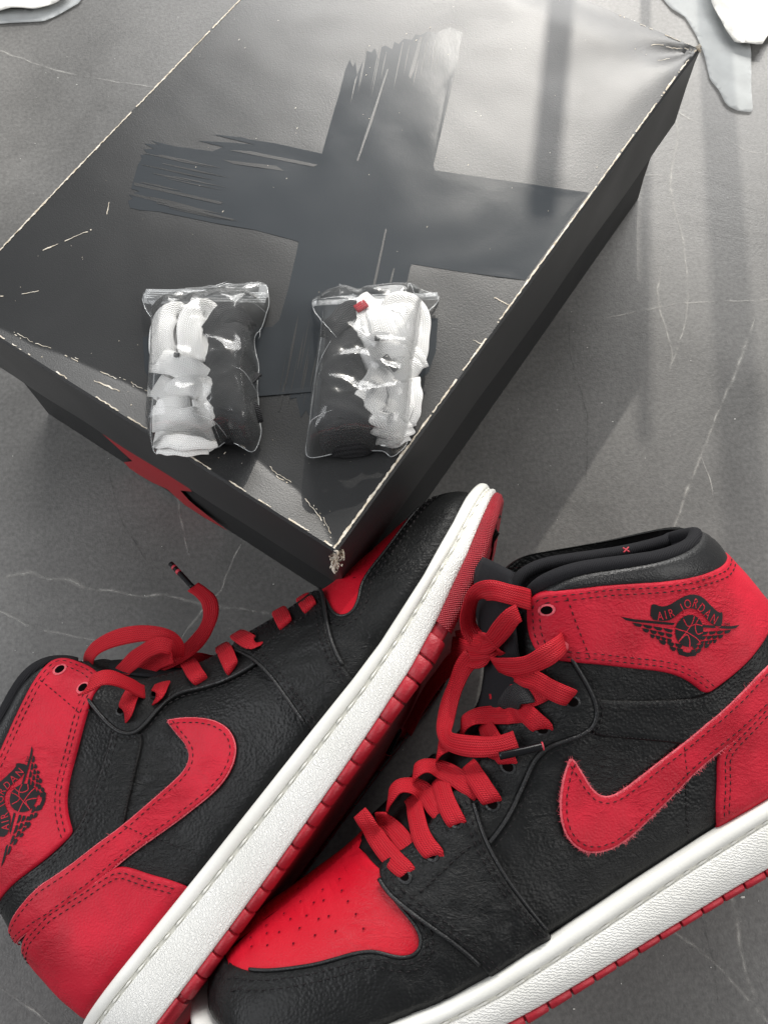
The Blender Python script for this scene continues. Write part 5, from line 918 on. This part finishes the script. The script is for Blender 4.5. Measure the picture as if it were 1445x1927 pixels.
tube('aglet', np.array(D['ag2'])/1000, .0015, M['aglet_grey'], w2, k=8); tube('aglet', np.array(D['ag2b'])/1000, .0013, M['aglet_grey'], w2, k=8); tube('aglet', np.array(D['ag1'])/1000, .0012, M['aglet_grey'], w1, k=8)
ribbon('red_tip', np.array(D['redtab'])/1000, .0045, .0012, M['lace_red'], k2, np.array([0, 0, 1.0]))

# ------------------------------------------------------------------ paper round the edges of the picture
def sheet(name, label, cat, poly, mat, z0, lift, thick=.0004, curl=None, seed=0):
    c = np.mean(np.array(poly), 0)/1000; t = thing(name, label, cat, (c[0], c[1], 0)); b = resample(np.array(poly)/1000, .004, True); pts = hexgrid(b, .004); pts = pts[inside(pts, b)]; v, f = triangulate(b, pts)
    z = np.array([z0+lift*(abs(((x*18+y*31+.35*nz(x*25, y*25, seed)) % 1)-.5)*1.1+abs(((x*33-y*14+.3*nz(x*30, y*30, seed+3)) % 1)-.5)*.7)+(curl(x, y) if curl else 0) for x, y in v]); V = np.column_stack([v, z]); low = np.column_stack([v, z-thick]); n0 = len(V); faces = [list(q) for q in f]
    mesh_obj('paper', np.concatenate([V, low]), faces+[[i+n0 for i in q][::-1] for q in faces]+[[b2, a, a+n0, b2+n0] for a, b2 in boundary_loops(faces)], M[mat], t); return t
sheet('tissue_paper', 'crumpled white tissue paper on the floor behind the box', 'paper', D['paperTL'], 'tissue', .004, .006, seed=3)
sheet('translucent_paper', 'thin grey translucent sheet under the crumpled tissue', 'paper', D['paperTL2'], 'glassine', .0012, .001, seed=5)
sheet('translucent_paper', 'pale translucent paper strip beside the box corner', 'paper', D['filmTR'], 'glassine', .0012, .0012, seed=7)
sheet('tissue_paper', 'stiff white paper piece lying on the translucent strip', 'paper', D['paperTR'], 'tissue', .006, .004, seed=9)

# ------------------------------------------------------------------ unseen window bars, added to throw bar shadows into the sunlight
wf = thing('unseen_window_bars', 'slim upright window bars out of view, added to cast bar shadows', 'window', (.25, .75, 0))
def bar(x, w, z1):
    V = []; F = []
    for z in (0, z1):
        for dx, dy in ((-w/2, -w/2), (w/2, -w/2), (w/2, w/2), (-w/2, w/2)): V.append((x+dx, .75+dy, z))
    F = [[0, 1, 5, 4], [1, 2, 6, 5], [2, 3, 7, 6], [3, 0, 4, 7], [0, 3, 2, 1], [4, 5, 6, 7]]
    mesh_obj('bar', V, F, M['frame'], wf, smooth=False)
bar(.190, .0105, .505)
bar(.300, .018, 1.0)
bar(.255, .006, .46)
